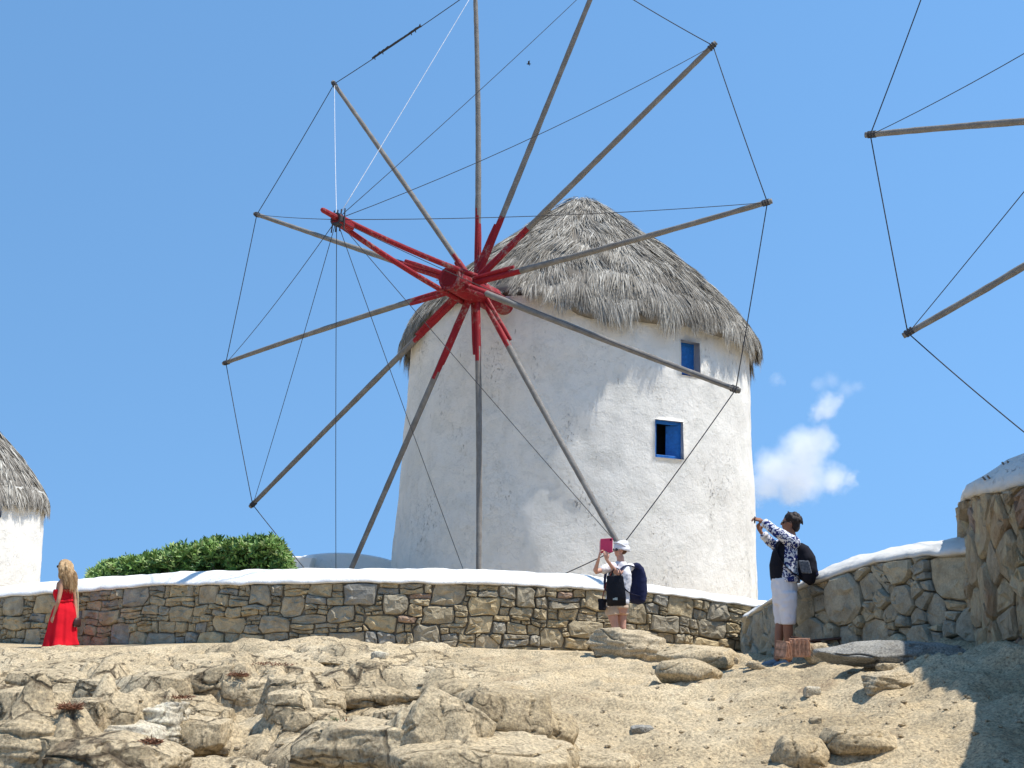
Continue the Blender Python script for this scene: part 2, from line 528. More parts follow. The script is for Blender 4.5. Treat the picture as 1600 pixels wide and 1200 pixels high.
WPATH = interp_poly(WPTS, 10)

# ------------------------------------------------------------------ ground
CTRL = []
for px, rows in {
    -150: [(1200, 8.4), (1100, 12), (1050, 15.2), (1010, 20.5)],
    50: [(1200, 8.4), (1150, 10), (1100, 12), (1050, 15), (1013, 20.0)],
    300: [(1200, 8.4), (1150, 9.9), (1100, 11.8), (1050, 14.5), (1007, 18.7)],
    600: [(1200, 8.4), (1150, 9.9), (1100, 11.8), (1050, 14.2), (1008, 18.2)],
    800: [(1200, 8.4), (1150, 9.9), (1100, 11.8), (1060, 14.0), (1030, 16.5), (1018, 18.2)],
    1000: [(1200, 8.4), (1150, 9.9), (1100, 11.7), (1060, 13.8), (1035, 16.0), (1022, 18.3)],
    1150: [(1200, 8.3), (1100, 11.2), (1060, 13.0), (1034, 15.8), (1030, 18.5)],
    1220: [(1200, 8.2), (1100, 10.8), (1060, 12.2), (1028, 13.6), (1026, 14.2)],
    1330: [(1200, 8.1), (1100, 10.3), (1050, 11.9), (1022, 13.2)],
    1450: [(1200, 8.0), (1100, 9.6), (1036, 11.0), (1012, 11.9)],
    1560: [(1200, 7.8), (1100, 9.0), (1040, 10.0), (1008, 10.7)],
    1700: [(1200, 7.6), (1100, 8.6), (1000, 10.5)]}.items():
    for py, Y in rows:
        p = P(px, py, Y); CTRL.append(p)
CTRL += [np.array(q, float) for q in [(-4, 3, 0.2), (0, 3, 0.2), (4, 3, 0.25), (-4, 0, 0.0), (0, 0, 0.0), (4, 0, 0.0), (-3, 5.5, 0.28), (0, 5.5, 0.33), (3, 5.5, 0.42)]]
CTRL = np.array(CTRL)
def _tps(r2): return 0.5 * r2 * np.log(r2 + 1e-9)
_n = len(CTRL)
_A = np.zeros((_n + 3, _n + 3))
_d2 = ((CTRL[:, None, :2] - CTRL[None, :, :2]) ** 2).sum(-1)
_A[:_n, :_n] = _tps(_d2) + np.eye(_n) * 0.6
_A[:_n, _n] = 1; _A[:_n, _n + 1:] = CTRL[:, :2]; _A[_n, :_n] = 1; _A[_n + 1:, :_n] = CTRL[:, :2].T
_wt = np.linalg.solve(_A, np.concatenate([CTRL[:, 2], [0, 0, 0]]))
def base_z(x, y):
    xs = np.clip(x, -11, 6.0); ys = np.clip(y, 0, 22.0)
    z = _wt[_n] + _wt[_n + 1] * xs + _wt[_n + 2] * ys
    for i in range(_n):
        z = z + _wt[i] * _tps((xs - CTRL[i, 0]) ** 2 + (ys - CTRL[i, 1]) ** 2)
    return z
MOUNDS = []
def gz(x, y):
    x = np.asarray(x, float); y = np.asarray(y, float)
    z = base_z(x, y)
    pxa = 800 + 1800 * x / np.maximum(y, 1.0)           # bearing, used only to say which part of the outcrop this is
    near = sstep(5, 7.5, y) * (1 - sstep(17.3, 18.9, y))
    left = (1 - sstep(-0.4, 0.6, x + 0.12 * (y - 10))) * near * (0.25 + 0.75 * (1 - sstep(11.8, 13.6, y)))
    wx = x + 0.5 * perlin(np.stack([x * 0.9, y * 0.9, x * 0 + 3.1], -1)); wy = y + 0.4 * perlin(np.stack([x * 0.9, y * 0.9, x * 0 + 9.4], -1))
    f1, f2, idv, ox, oy = worley(wx * 1.05 + 0.35 * wy, wy * 0.85)
    e = f2 - f1
    dome = np.sqrt(np.clip(e / 0.55, 0, 1))
    blocks = (0.20 * (idv - 0.55) + 0.26 * dome * (0.5 + 0.5 * idv) + 0.16 * ox * (idv - 0.3) + 0.06 * oy) - 0.20 * (1 - sstep(0.0, 0.10, e))
    g1, g2, gid, gx, gy = worley(wx * 2.6 + 5, wy * 2.1 + 2)
    fine = 0.10 * (gid - 0.5) + 0.08 * np.sqrt(np.clip((g2 - g1) / .5, 0, 1)) - 0.06 * (1 - sstep(0, 0.08, g2 - g1))
    calm = 0.5 + 0.5 * sstep(-0.1, 0.35, perlin(np.stack([x * 0.45 + 4, y * 0.4, x * 0], -1)))
    z = z + left * (blocks + calm * fine)
    p3 = np.stack([x, y, np.zeros_like(x)], -1)
    z = z + near * (0.09 * fbm(p3 * np.array([0.55, 0.8, 1]) + 2.0, 3) + 0.035 * fbm(p3 * np.array([2.2, 3.0, 1]) + 7.0, 4, 0.6))
    right = (1 - left) * near
    rg = 1 - np.abs(perlin(np.stack([x * 0.9 + y * 0.5, y * 1.5 - x * 0.3, x * 0 + 5], -1)))
    z = z + right * (0.07 * (sstep(0.55, 1.0, rg) - 0.4) + 0.018 * fbm(p3 * np.array([6, 8, 1]) + 3, 3, 0.65))
    # rutted shaded mound under the slab wall
    mm = sstep(3.0, 4.2, x) * near * (1 - sstep(11.2, 12, y))
    z = z + mm * 0.09 * fbm(np.stack([x * 1.6 + y * 1.1, y * 0.9 - x * 1.4, x * 0 + 1], -1), 4, 0.6)
    for mx, my, rx_, ry_, hh in MOUNDS:
        q = np.clip(1 - (np.abs((x - mx) / rx_) ** 2.4 + np.abs((y - my) / ry_) ** 2.4), 0, 1)
        z = z + hh * sstep(0, 1.0, q)
    # behind the curved wall the terrace is higher
    wy_ = np.interp(x, WPATH[:, 0], WPATH[:, 1])
    back = sstep(0.2, 0.5, y - wy_)
    dist = np.hypot(x, y)
    zt = 1.75 - 6.0 * sstep(60, 400, dist)
    return z * (1 - back) + zt * back
def ground_hit(px, py, Y0=7.0, Y1=21.0):
    d = ray(px, py)
    ys = np.linspace(Y0, Y1, 700)
    pts = EYE + d[None] * (ys / d[1])[:, None]
    below = np.nonzero(pts[:, 2] < gz(pts[:, 0], pts[:, 1]))[0]
    return pts[below[0]] if len(below) else pts[-1]
BED = [  # px, top, foot, width, seed, tone, shape
    (30, 1076, 1128, 105, 1, 0, dict(sharp=0.52, deep=1.0)),
    (110, 1052, 1106, 114, 2, 0, dict(sharp=0.52)),
    (52, 1092, 1150, 66, 3, 0, dict(sharp=0.62)),
    (232, 1050, 1106, 135, 4, 0, dict(sharp=0.67)),
    (325, 1040, 1104, 124, 5, 0, dict(sharp=0.62, tilt=.25)),
    (172, 1086, 1142, 64, 6, 0, dict(sharp=0.72)),
    (128, 1090, 1146, 59, 7, 0, dict(sharp=0.72)),
    (184, 1130, 1166, 112, 8, 1, dict(sharp=0.52, strata=.12)),
    (238, 1098, 1156, 71, 9, 1, dict(sharp=0.72, strata=.2)),
    (288, 1124, 1174, 108, 10, 0, dict(sharp=0.72)),
    (300, 1096, 1134, 96, 11, 0, dict(sharp=0.67, tilt=-.2)),
    (38, 1126, 1198, 119, 12, 0, dict(sharp=0.52, strata=.1)),
    (168, 1156, 1212, 172, 13, 0, dict(sharp=0.52, strata=.12)),
    (344, 1096, 1124, 39, 15, 0, dict(sharp=0.72)),
    (463, 1056, 1096, 96, 16, 0, dict(sharp=0.47)),
    (444, 1078, 1142, 62, 17, 0, dict(sharp=0.57)),
    (490, 1074, 1128, 75, 18, 0, dict(sharp=0.57)),
    (478, 1108, 1148, 85, 19, 0, dict(sharp=0.52)),
    (588, 1072, 1106, 180, 20, 0, dict(sharp=0.35, deep=.7)),
    (556, 1132, 1204, 172, 21, 0, dict(sharp=0.75, deep=.8, strata=.1)),
    (690, 1086, 1198, 119, 22, 0, dict(sharp=0.75, deep=.5, tilt=-.5)),
    (785, 1078, 1152, 128, 23, 0, dict(sharp=0.62)),
    (742, 1066, 1106, 140, 25, 0, dict(sharp=0.35)),
    (745, 1156, 1222, 252, 24, 0, dict(sharp=0.62, deep=.7)),
    (90, 1036, 1058, 138, 27, 0, dict(sharp=0.42)),
    (560, 1028, 1044, 114, 30, 0, dict(sharp=0.42)),
    (1080, 1031, 1064, 86, 31, 0, dict(sharp=0.35, deep=.8, amp=.05)),
    (1096, 1009, 1038, 108, 32, 0, dict(sharp=0.35, amp=.06)),
    (1256, 1152, 1198, 72, 33, 0, dict(sharp=0.35, amp=.06)),
    (1350, 1139, 1174, 96, 34, 0, dict(sharp=0.35, amp=.06)),
    (1408, 1002, 1036, 210, 35, 2, dict(sharp=0.35, deep=.5)),  # slab lying in shade, its blue-grey put into the tone
    (935, 1180, 1206, 110, 36, 0, dict(sharp=0.35)),
    (75, 1048, 1080, 126, 41, 0, dict(sharp=0.52)),
    (165, 1056, 1076, 103, 42, 0, dict(sharp=0.52)),
    (10, 1150, 1204, 80, 44, 0, dict(sharp=0.62)),
    (90, 1150, 1206, 69, 45, 0, dict(sharp=0.72)),
    (150, 1060, 1094, 69, 46, 0, dict(sharp=0.67)),
    (215, 1090, 1124, 57, 47, 0, dict(sharp=0.72)),
    (385, 1058, 1096, 80, 48, 0, dict(sharp=0.62)),
    (640, 1110, 1150, 103, 49, 0, dict(sharp=0.52)),
    (500, 1046, 1062, 126, 50, 0, dict(sharp=0.42)),
    (850, 1110, 1160, 90, 52, 0, dict(sharp=0.35)),
    (840, 1160, 1206, 110, 53, 0, dict(sharp=0.35)),
]
BEDH = []
for px, y0, y1, w, sd, kind_, kw in BED:
    BEDH.append(ground_hit(px, y1))
for (px, y0, y1, w, sd, kind_, kw), h in zip(BED, BEDH):
    Wm, Hm = w / 1800 * h[1], (y1 - y0) / 1800 * h[1]
    dd = Wm * .54 * kw.get('deep', .9)
    if px < 900: MOUNDS.append((h[0], h[1] + dd * .9, Wm * .74, dd * 1.6, Hm * .48))
def axis_coords(lo, hi, step, far, k=1.35):
    c = list(np.arange(lo, hi + 1e-6, step))
    s, a = step, hi
    while a < far:
        s *= k; a += s; c.append(a)
    s, a = step, lo
    while a > -far:
        s *= k; a -= s; c.insert(0, a)
    return np.array(c)
gxs = axis_coords(-9.6, 5.2, 0.03, 3000)
gys = axis_coords(7.0, 21.0, 0.035, 3000)
GX, GY = np.meshgrid(gxs, gys)
GZ = gz(GX.ravel(), GY.ravel())
nx, ny = len(gxs), len(gys)
ii = np.arange(nx * ny).reshape(ny, nx)
gf = np.stack([ii[:-1, :-1], ii[:-1, 1:], ii[1:, 1:], ii[1:, :-1]], -1).reshape(-1, 4)
ground = mesh('ground', np.stack([GX.ravel(), GY.ravel(), GZ], -1), gf, M_GROUND, smooth=True, kind='structure', org=(0, 0, 0))

# ------------------------------------------------------------------ windmills
def plan_angle(px, py):
    d = ray(px, py); return math.atan2(d[0], d[1])
def mill_axis(lpx, rpx, dist):
    a, b = plan_angle(*lpx), plan_angle(*rpx)
    mid, half = (a + b) / 2, (b - a) / 2
    return np.array([math.sin(mid) * dist, math.cos(mid) * dist]), dist * math.sin(half)
PROFILE = np.array([(0.0, 0.0), (0.05, 0.012), (0.12, 0.058), (0.3, 0.215), (0.51, 0.395), (0.75, 0.625), (0.87, 0.765), (0.945, 0.87), (0.98, 0.93), (1.0, 1.0)])
def make_roof(parent, c, z_apex, z_eave, r_eave, n_str, hub_az=None, seed=1, wid=0.0072):
    rg = np.random.default_rng(seed)
    H = z_apex - z_eave
    pr = np.stack([PROFILE[:, 0] * r_eave, z_apex - PROFILE[:, 1] * H], -1)
    S = np.concatenate([[0], np.cumsum(np.linalg.norm(np.diff(pr, axis=0), axis=1))])
    L = S[-1]
    def prof(s):
        over = np.maximum(s - L, 0)
        return np.interp(s, S, pr[:, 0]) + over * 0.10, np.interp(s, S, pr[:, 1]) - over * 0.99
    def lift(phi):
        if hub_az is None: return 0 * phi
        d = np.abs((phi - hub_az + math.pi) % (2 * math.pi) - math.pi)
        return 0.62 * (1 - sstep(0.22, 0.62, d))
    # body of the thatch, a closed shell
    NP, NS = 96, 18
    v, tint = [], []
    for inner in (0, 1):
        for i in range(NS):
            for j in range(NP):
                ph = 2 * math.pi * j / NP
                s = (L - 0.03 - lift(np.array(ph))) * (i / (NS - 1))
                r, z = prof(s)
                q = np.array([math.cos(ph) * r, math.sin(ph) * r, z])
                b = 0.05 * float(fbm(q * 1.6 + seed, 3)) * min(1, i / 4)
                v.append((c[0] + math.cos(ph) * (r + b - inner * 0.10), c[1] + math.sin(ph) * (r + b - inner * 0.10), z + b - inner * 0.15))
                tint.append(0.18 + 0.12 * float(perlin(q * 3)))
    idx = lambda k, i, j: k * NS * NP + i * NP + j % NP
    f = []
    for j in range(NP):
        for i in range(NS - 1):
            f.append((idx(0, i, j), idx(0, i + 1, j), idx(0, i + 1, j + 1), idx(0, i, j + 1)))
            f.append((idx(1, i, j), idx(1, i, j + 1), idx(1, i + 1, j + 1), idx(1, i + 1, j)))
        f.append((idx(0, NS - 1, j), idx(1, NS - 1, j), idx(1, NS - 1, j + 1), idx(0, NS - 1, j + 1)))
    roof = mesh('roof', v, f, M_THATCH, parent, smooth=True, tint=tint)
    # strands of straw
    n = n_str
    u = rg.random(n)
    s0 = L * np.sqrt(u) * 0.985
    rim = rg.random(n) < 0.22
    s0 = np.where(rim, L * (0.84 + 0.15 * rg.random(n)), s0)
    ph = rg.random(n) * 2 * math.pi
    # rows of bundles: clump the angles
    nb = np.maximum(6, (s0 / L * 120).astype(int))
    cell = np.floor(ph / (2 * math.pi) * nb)
    cen = (cell + 0.5) / nb * 2 * math.pi
    pull = 0.45 * rg.random(n)
    r0, z0 = prof(s0)
    q0 = np.stack([np.cos(ph) * r0, np.sin(ph) * r0, z0], -1)
    swirl = 0.30 * perlin(q0 * 0.9 + 4) + 0.30 * perlin(q0 * 2.4 + 8) + 0.10 * rg.normal(size=n)
    clump = perlin(np.stack([np.cos(ph) * 7, np.sin(ph) * 7, 0.4 * s0], -1) + seed)
    clump2 = perlin(np.stack([np.cos(ph) * 17, np.sin(ph) * 17, 0 * s0], -1) + seed)
    ln = 0.40 + 0.35 * rg.random(n)
    end_lim = L - lift(ph) + 0.26 + 0.72 * np.maximum(clump, -.28) + 0.45 * clump2 + 0.10 * rg.random(n)
    s_end = np.minimum(s0 + ln, np.maximum(end_lim, s0 + 0.12))
    ok = s0 < L - lift(ph) - 0.02
    s0, ph, s_end, swirl, cen, pull, clump = (a[ok] for a in (s0, ph, s_end, swirl, cen, pull, clump))
    n = len(s0)
    lift_n = 0.015 + 0.05 * rg.random(n) * (1 + 0.5 * clump)
    seg = []
    for k, fr in enumerate((0.0, 0.5, 1.0)):
        s = s0 + (s_end - s0) * fr
        r, z = prof(s)
        b = 0.0
        pk = ph + (swirl * (s - s0)) / np.maximum(r, 0.35) + (cen - ph) * pull * fr
        off = 0.02 + lift_n * (fr ** 0.8) + 0.085 * perlin(np.stack([np.cos(ph) * 6, np.sin(ph) * 6, s0 * 2.0], -1)) + .035 * perlin(np.stack([np.cos(ph) * 16, np.sin(ph) * 16, s0 * 5.0], -1))
        seg.append(np.stack([np.cos(pk) * (r + off * 0.75), np.sin(pk) * (r + off * 0.75), z + off * 0.65], -1))
    lat = np.stack([-np.sin(ph), np.cos(ph), np.zeros(n)], -1)
    tw = rg.normal(size=n)[:, None] * 0.5
    lat = lat + tw * np.stack([np.cos(ph) * 0.6, np.sin(ph) * 0.6, np.full(n, 0.6)], -1)
    lat /= np.linalg.norm(lat, axis=1)[:, None]
    w = (wid * (0.6 + 0.9 * rg.random(n)))[:, None]
    V = np.stack([seg[0] - lat * w, seg[0] + lat * w, seg[1] - lat * w * 0.9, seg[1] + lat * w * 0.9, seg[2]], 1).reshape(-1, 3) + np.array([c[0], c[1], 0])
    b = np.arange(n) * 5
    F = [t for x in b.tolist() for t in ((x, x + 1, x + 3, x + 2), (x + 2, x + 3, x + 4))]
    tt = np.clip(0.52 + 0.24 * rg.normal(size=n) + 0.30 * clump, 0, 1)
    T = np.repeat(tt, 5)
    strands = mesh('thatch_straw', V, F, M_THATCH, roof, smooth=True, tint=T, kind='stuff')
    return roof
def make_tower(parent, c, z0, z1, r0, r1, wins, seed=1, mat=None):
    """round wall with real openings. wins: (phi0, phi1, za, zb, depth)"""
    NA = 220
    ph = set(np.round(np.linspace(0, 2 * math.pi, NA, endpoint=False), 6))
    zz = set(np.round(np.arange(z0, z1, 0.14), 5)); zz.add(z1)
    for a, b, za, zb, dp in wins:
        ph = {x for x in ph if min(abs(x - a), abs(x - b)) > 0.012}; ph |= {a, b}
        zz = {x for x in zz if min(abs(x - za), abs(x - zb)) > 0.05}; zz |= {za, zb}
    ph = np.array(sorted(ph)); zz = np.array(sorted(zz))
    A, Z = np.meshgrid(ph, zz)
    rr = r0 + (r1 - r0) * (Z - z0) / (z1 - z0)
    q = np.stack([np.cos(A) * rr, np.sin(A) * rr, Z], -1)
    rr = rr + 0.035 * fbm(q * 0.8 + seed, 3) + 0.012 * fbm(q * 3.5 + seed, 2)
    V = np.stack([c[0] + np.cos(A) * rr, c[1] + np.sin(A) * rr, Z], -1).reshape(-1, 3).tolist()
    na, nz_ = len(ph), len(zz)
    F = []
    for i in range(nz_ - 1):
        for j in range(na):
            j2 = (j + 1) % na
            pm = ph[j] + 1e-4; zm = zz[i] + 1e-4
            if any(a - 1e-6 <= pm <= b and za - 1e-6 <= zm <= zb and (ph[j2] <= b + 1e-6) and zz[i + 1] <= zb + 1e-6 for a, b, za, zb, dp in wins):
                continue
            F.append((i * na + j, i * na + j2, (i + 1) * na + j2, (i + 1) * na + j))
    for a, b, za, zb, dp in wins:                     # reveals
        js = [j for j in range(na) if a - 1e-6 <= ph[j] <= b + 1e-6]; is_ = [i for i in range(nz_) if za - 1e-6 <= zz[i] <= zb + 1e-6]
        loop = [(is_[0], j) for j in js] + [(i, js[-1]) for i in is_[1:]] + [(is_[-1], j) for j in js[::-1][1:]] + [(i, js[0]) for i in is_[::-1][1:-1]]
        base = len(V)
        mid = (a + b) / 2
        inn = -np.array([math.cos(mid), math.sin(mid), 0])
        for i, j in loop:
            V.append((np.array(V[i * na + j]) + inn * dp).tolist())
        for k in range(len(loop)):
            k2 = (k + 1) % len(loop)
            p, q_ = loop[k], loop[k2]
            F.append((p[0] * na + p[1], base + k, base + k2, q_[0] * na + q_[1]))
    return mesh('wall', V, F, mat or M_PLASTER, parent, smooth=True)
def make_window(parent, c, r, phi0, phi1, za, zb, depth, leaf_open):
    """blue casement set back in a round wall; returns the window part"""
    mid = (phi0 + phi1) / 2
    out = np.array([math.cos(mid), math.sin(mid), 0]); lat = np.array([-math.sin(mid), math.cos(mid), 0]); up = np.array([0, 0, 1.0])
    half = r * math.sin((phi1 - phi0) / 2)
    cc = np.array([c[0], c[1], (za + zb) / 2]) + out * (r * math.cos((phi1 - phi0) / 2) - depth)
    hh = (zb - za) / 2
    mb = MB()
    t = 0.035
    for s in (-1, 1):
        mb.add(obox(cc + lat * s * (half - t), [lat * t, out * 0.04, up * hh], 0.006))
        mb.add(obox(cc + up * s * (hh - t), [lat * (half - 2 * t), out * 0.038, up * t], 0.006))
    win = mb.build('window', M_BLUE, parent)
    mesh('dark_backing', *obox(cc - out * 0.5, [lat * (half * 1.2), out * 0.02, up * hh * 1.2]), M_DARK, win)  # black sheet stands in for the unlit room behind the opening
    def leaf(side, ang, wleaf):
        hinge = cc + lat * side * (half - 2 * t + 0.004) + out * 0.03
        d = -lat * side * math.cos(ang) + out * math.sin(ang)
        nn = np.cross(d, up)
        m2 = MB()
        k = hh - 2 * t - 0.004
        m2.add(obox(hinge + d * wleaf / 2, [d * wleaf / 2, nn * 0.012, up * k], 0.004))
        for s in (-1, 1):
            m2.add(obox(hinge + d * wleaf / 2 + up * s * k * 0.62, [d * wleaf * 0.42, nn * 0.020, up * 0.03], 0.004))
        return m2.build('shutter', M_BLUE, win)
    for a in leaf_open: leaf(*a)
    return win

def pole(pts, rad, n=10, wob=0.0, seed=0):
    pts = np.asarray(pts, float)
    return loft(pts, rad, n=n)
def straight(a, b, k, sag=0.0, bow=None):
    a, b = np.asarray(a, float), np.asarray(b, float)
    t = np.linspace(0, 1, k)[:, None]
    p = a + (b - a) * t
    p[:, 2] -= sag * 4 * (t[:, 0] * (1 - t[:, 0]))
    if bow is not None: p += np.asarray(bow) * 4 * t * (1 - t)
    return p
def make_rotor(parent, hub, nvec, tips, tip_px_len, R_shaft=0.235, spar=4.02, seed=2, splice=None, red=0.3, white_stays=()):
    rg = random.Random(seed)
    nvec = nrm(nvec)
    back = hub - nvec * 0.75
    front = hub + nvec * 0.72
    ax = MB()
    k = np.linspace(0, 1, 7)
    ax.add(loft([back + (front - back) * t for t in k], [R_shaft * (1.06 - 0.04 * math.sin(9 * t)) for t in k], n=20))
    ax.add(loft([back - nvec * 1.6, back + nvec * 0.02], [R_shaft * 0.8, R_shaft * 0.8], n=16))
    axle = ax.build('axle', M_RED, parent, smooth=False)
    mesh('axle_end', *loft([front + nvec * 0.0, front + nvec * 0.012], [R_shaft * 0.8, R_shaft * 0.7], n=18), simple('dark_red_end_grain', (0.16, 0.008, 0.012), 0.8), axle)
    nb = MB(); sdx = nrm(np.cross(nvec, [0, 0, 1.0])); upx = np.cross(sdx, nvec)
    for q in range(9):
        an = q * 0.7; dd = sdx * math.cos(an) + upx * math.sin(an)
        c_ = front - nvec * (0.05 + 0.05 * (q % 3)) + dd * R_shaft
        nb.add(limb([c_ - dd * .02, c_ + dd * (.05 + .04 * rg.random()) + nvec * .02], [.011, .008], 5))
    nb.build('iron_nails', M_IRON, axle, kind='stuff')
    N = len(tips)
    for i, tp in enumerate(tips):
        tp = np.asarray(tp, float)
        d = nrm(tp - hub)
        L = np.linalg.norm(tp - hub)
        layer = ((i % 6) - 2.5) * 0.16                # opposite arms pass through the shaft at one level
        st = hub + nvec * layer * 0.9
        lat = np.cross(d, nvec)
        bow = lat * rg.uniform(-0.07, 0.07) + nvec * rg.uniform(-0.03, 0.05)
        pts = straight(st - d * 0.05, tp, 43, 0.0, bow)
        rr = [0.065 - 0.018 * t + rg.uniform(-0.003, 0.003) for t in np.linspace(0, 1, 43)]
        v, f = loft(pts, rr, n=10)
        cut = (red if np.isscalar(red) else red[i]) * (0.95 + 0.1 * rg.random()) * 42
        jag = [rg.uniform(0, 2.2) for _ in range(10)]
        mi = [1 if (q // 10) < cut - jag[q % 10] else 0 for q in range(42 * 10)] + [1, 0]
        sp = mesh('spoke', v, f, [M_WOOD, M_RED], parent, smooth=True, midx=mi)
        bl = (red if np.isscalar(red) else red[i]) * (0.82 + 0.14 * rg.random()) * L
        sd = 1 if i % 2 else -1
        off = lat * sd * 0.074 + nvec * 0.03
        a, b = st + d * 0.12 + off * 1.0, st + d * bl + off * 0.9
        bp = straight(a, b, 6)
        mesh('brace', *loft(bp, [(0.044, 0.040)] * 5 + [(0.034, 0.028)], n=8), M_RED, sp, smooth=False)
        lash = MB()
        for w in range(3):
            p = tp - d * (0.06 + 0.045 * w)
            lash.add(loft([p - d * 0.015, p + d * 0.015], [0.060, 0.060], n=8))
        lash.build('lashing', M_ROPE, sp)
    tipb = hub + nvec * spar + np.array([0, 0, 0.0])
    side = nrm(np.cross(nvec, [0, 0, 1.0])); upv = np.cross(side, nvec)
    for s in (-1, 1):
        a = hub + -side * s * 0.22 + upv * s * 0.23 - nvec * 0.25
        b = tipb - side * s * 0.05 + upv * s * 0.04 - nvec * 0.25
        p = straight(a, b, 9, 0.05)
        mesh('bowsprit', *loft(p, [0.055, 0.055, 0.054, 0.054, 0.053, 0.052, 0.051, 0.05, 0.05], n=9), M_RED, parent, smooth=True)
    blk = MB()
    blk.add(obox(tipb - nvec * 0.22, [nvec * 0.20, side * 0.10, upv * 0.085], 0.025))
    blk.add(limb([tipb - nvec * 0.1 + upv * 0.03, tipb + nvec * 0.30 + upv * 0.04], [0.052, 0.045], 10))
    bb = blk.build('bowsprit_block', M_RED, parent)
    bt = MB()
    for s in np.linspace(-1, 1, 4):
        bt.add(loft([tipb + side * 0.14 * s - nvec * 0.1 - upv * 0.20, tipb + side * 0.12 * s - nvec * 0.1 + upv * 0.20], [0.012, 0.012], n=6))
    bt.add(loft([tipb - nvec * 0.12, tipb - nvec * 0.02], [0.118, 0.118], n=10))
    bt.build('rope_knot', M_ROPE, bb)
    for i in range(N):                                  # rim rope and stays
        a = np.asarray(tips[i], float); b = np.asarray(tips[(i + 1) % N], float)
        p = straight(a - nrm(a - hub) * 0.08, b - nrm(b - hub) * 0.08, 8, 0.03)
        ro = mesh('rim_rope', *loft(p, [0.0095] * 8, n=5), M_ROPE, parent, smooth=True)
        if splice is not None and i == splice:
            kn = MB()
            for t in np.linspace(0.30, 0.62, 12):
                q = p[0] + (p[-1] - p[0]) * t; dd = nrm(p[-1] - p[0])
                kn.add(capsule(q - dd * 0.05, q + dd * 0.05 + np.array([0, 0, 0.02 * rg.uniform(-1, 1)]), 0.02, 0.024, 6))
                if t < 0.38 or t > 0.56:
                    kn.add(capsule(q, q + np.array([0.02, 0, 0.06 * rg.choice((-1, 1))]), 0.014, 0.012, 5))
            kn.build('splice', M_ROPE, ro)
        p = straight(tipb - nvec * 0.05, a - nrm(a - hub) * 0.10, 12, (0.10, 0.02, 0.05, 0.16, 0.08)[i % 5])
        mesh('stay_rope', *loft(p, [0.0065] * 12, n=5), M_ROPEW if i in white_stays else M_ROPE, parent, smooth=True)

AZ = R(33.5)
NV = np.array([-math.sin(AZ), -math.cos(AZ), 0.05]); NV = nrm(NV)
HUBY = 22.0
HUB = P(735, 451, HUBY)
def tip_on_plane(px, py, hub, nv):
    d = ray(px, py)
    return EYE + d * (((hub - EYE) @ nv) / (d @ nv))
TIPS_PX = [(520, 128), (742, -22), (938, -40), (1119, 66), (1206, 314), (1156, 611), (973, 862), (747, 960), (522, 950), (391, 792), (349, 568), (398, 334)]
MC, MR0 = mill_axis((611, 900), (1185, 915), 26.6)
_, MR1 = mill_axis((641, 570), (1171, 600), 26.6)
def mill_ray(px, py, c, r0, r1, z0, z1):
    """first hit of a lens ray with the tapering round wall -> (phi, z)"""
    d = ray(px, py)
    best = None
    for Y in np.linspace(c[1] - r0 - 0.5, c[1], 4000):
        p = EYE + d * (Y / d[1])
        rr = r0 + (r1 - r0) * (p[2] - z0) / (z1 - z0)
        if math.hypot(p[0] - c[0], p[1] - c[1]) <= rr: return (math.atan2(p[1] - c[1], p[0] - c[0]) % (2 * math.pi)), p[2]
    return None
zb_ = P(897, 905, MC[1])[2]; zt_ = P(897, 585, MC[1])[2]
def r_at(z): return MR0 + (MR1 - MR0) * (z - zb_) / (zt_ - zb_)
MZ0, Z_EAVE, Z_APEX = 1.5, P(1186, 566, MC[1])[2], P(905, 312, MC[1])[2]
MZ1 = Z_EAVE + 0.42
windmill = thing('windmill', (MC[0], MC[1], MZ0), 'white round windmill with grey thatched roof and twelve bare wooden spokes on a red hub', 'windmill')
def win_from_px(x0, x1, y0, y1):
    a, za = mill_ray(x0, (y0 + y1) / 2, MC, r_at(MZ0), r_at(MZ1), MZ0, MZ1)
    b, _ = mill_ray(x1, (y0 + y1) / 2, MC, r_at(MZ0), r_at(MZ1), MZ0, MZ1)
    _, zt = mill_ray((x0 + x1) / 2, y0, MC, r_at(MZ0), r_at(MZ1), MZ0, MZ1)
    _, zb = mill_ray((x0 + x1) / 2, y1, MC, r_at(MZ0), r_at(MZ1), MZ0, MZ1)
    return (min(a, b), max(a, b), zb, zt)
w1 = win_from_px(1024, 1068, 657, 716); w2 = win_from_px(1065, 1095, 533, 588)
make_tower(windmill, MC, MZ0, MZ1, r_at(MZ0), r_at(MZ1), [w1 + (0.42,), w2 + (0.42,)], 1)
make_window(windmill, MC, r_at((w1[2] + w1[3]) / 2), *w1, 0.12, [(1, R(-38), 0.26), (-1, R(-82), 0.25)])
make_window(windmill, MC, r_at((w2[2] + w2[3]) / 2), *w2, 0.25, [(-1, R(4), 0.22), (1, R(4), 0.2)])
make_roof(windmill, MC, Z_APEX, Z_EAVE, MR1 + 0.20, 78000, math.atan2(NV[1], NV[0]), 3)
make_rotor(windmill, HUB, NV, [tip_on_plane(x, y, HUB, NV) for x, y in TIPS_PX], None, splice=0, white_stays=(0, 1), red=[.17, .25, .24, .26, .23, .13, .24, .23, .27, .25, .22, .27])

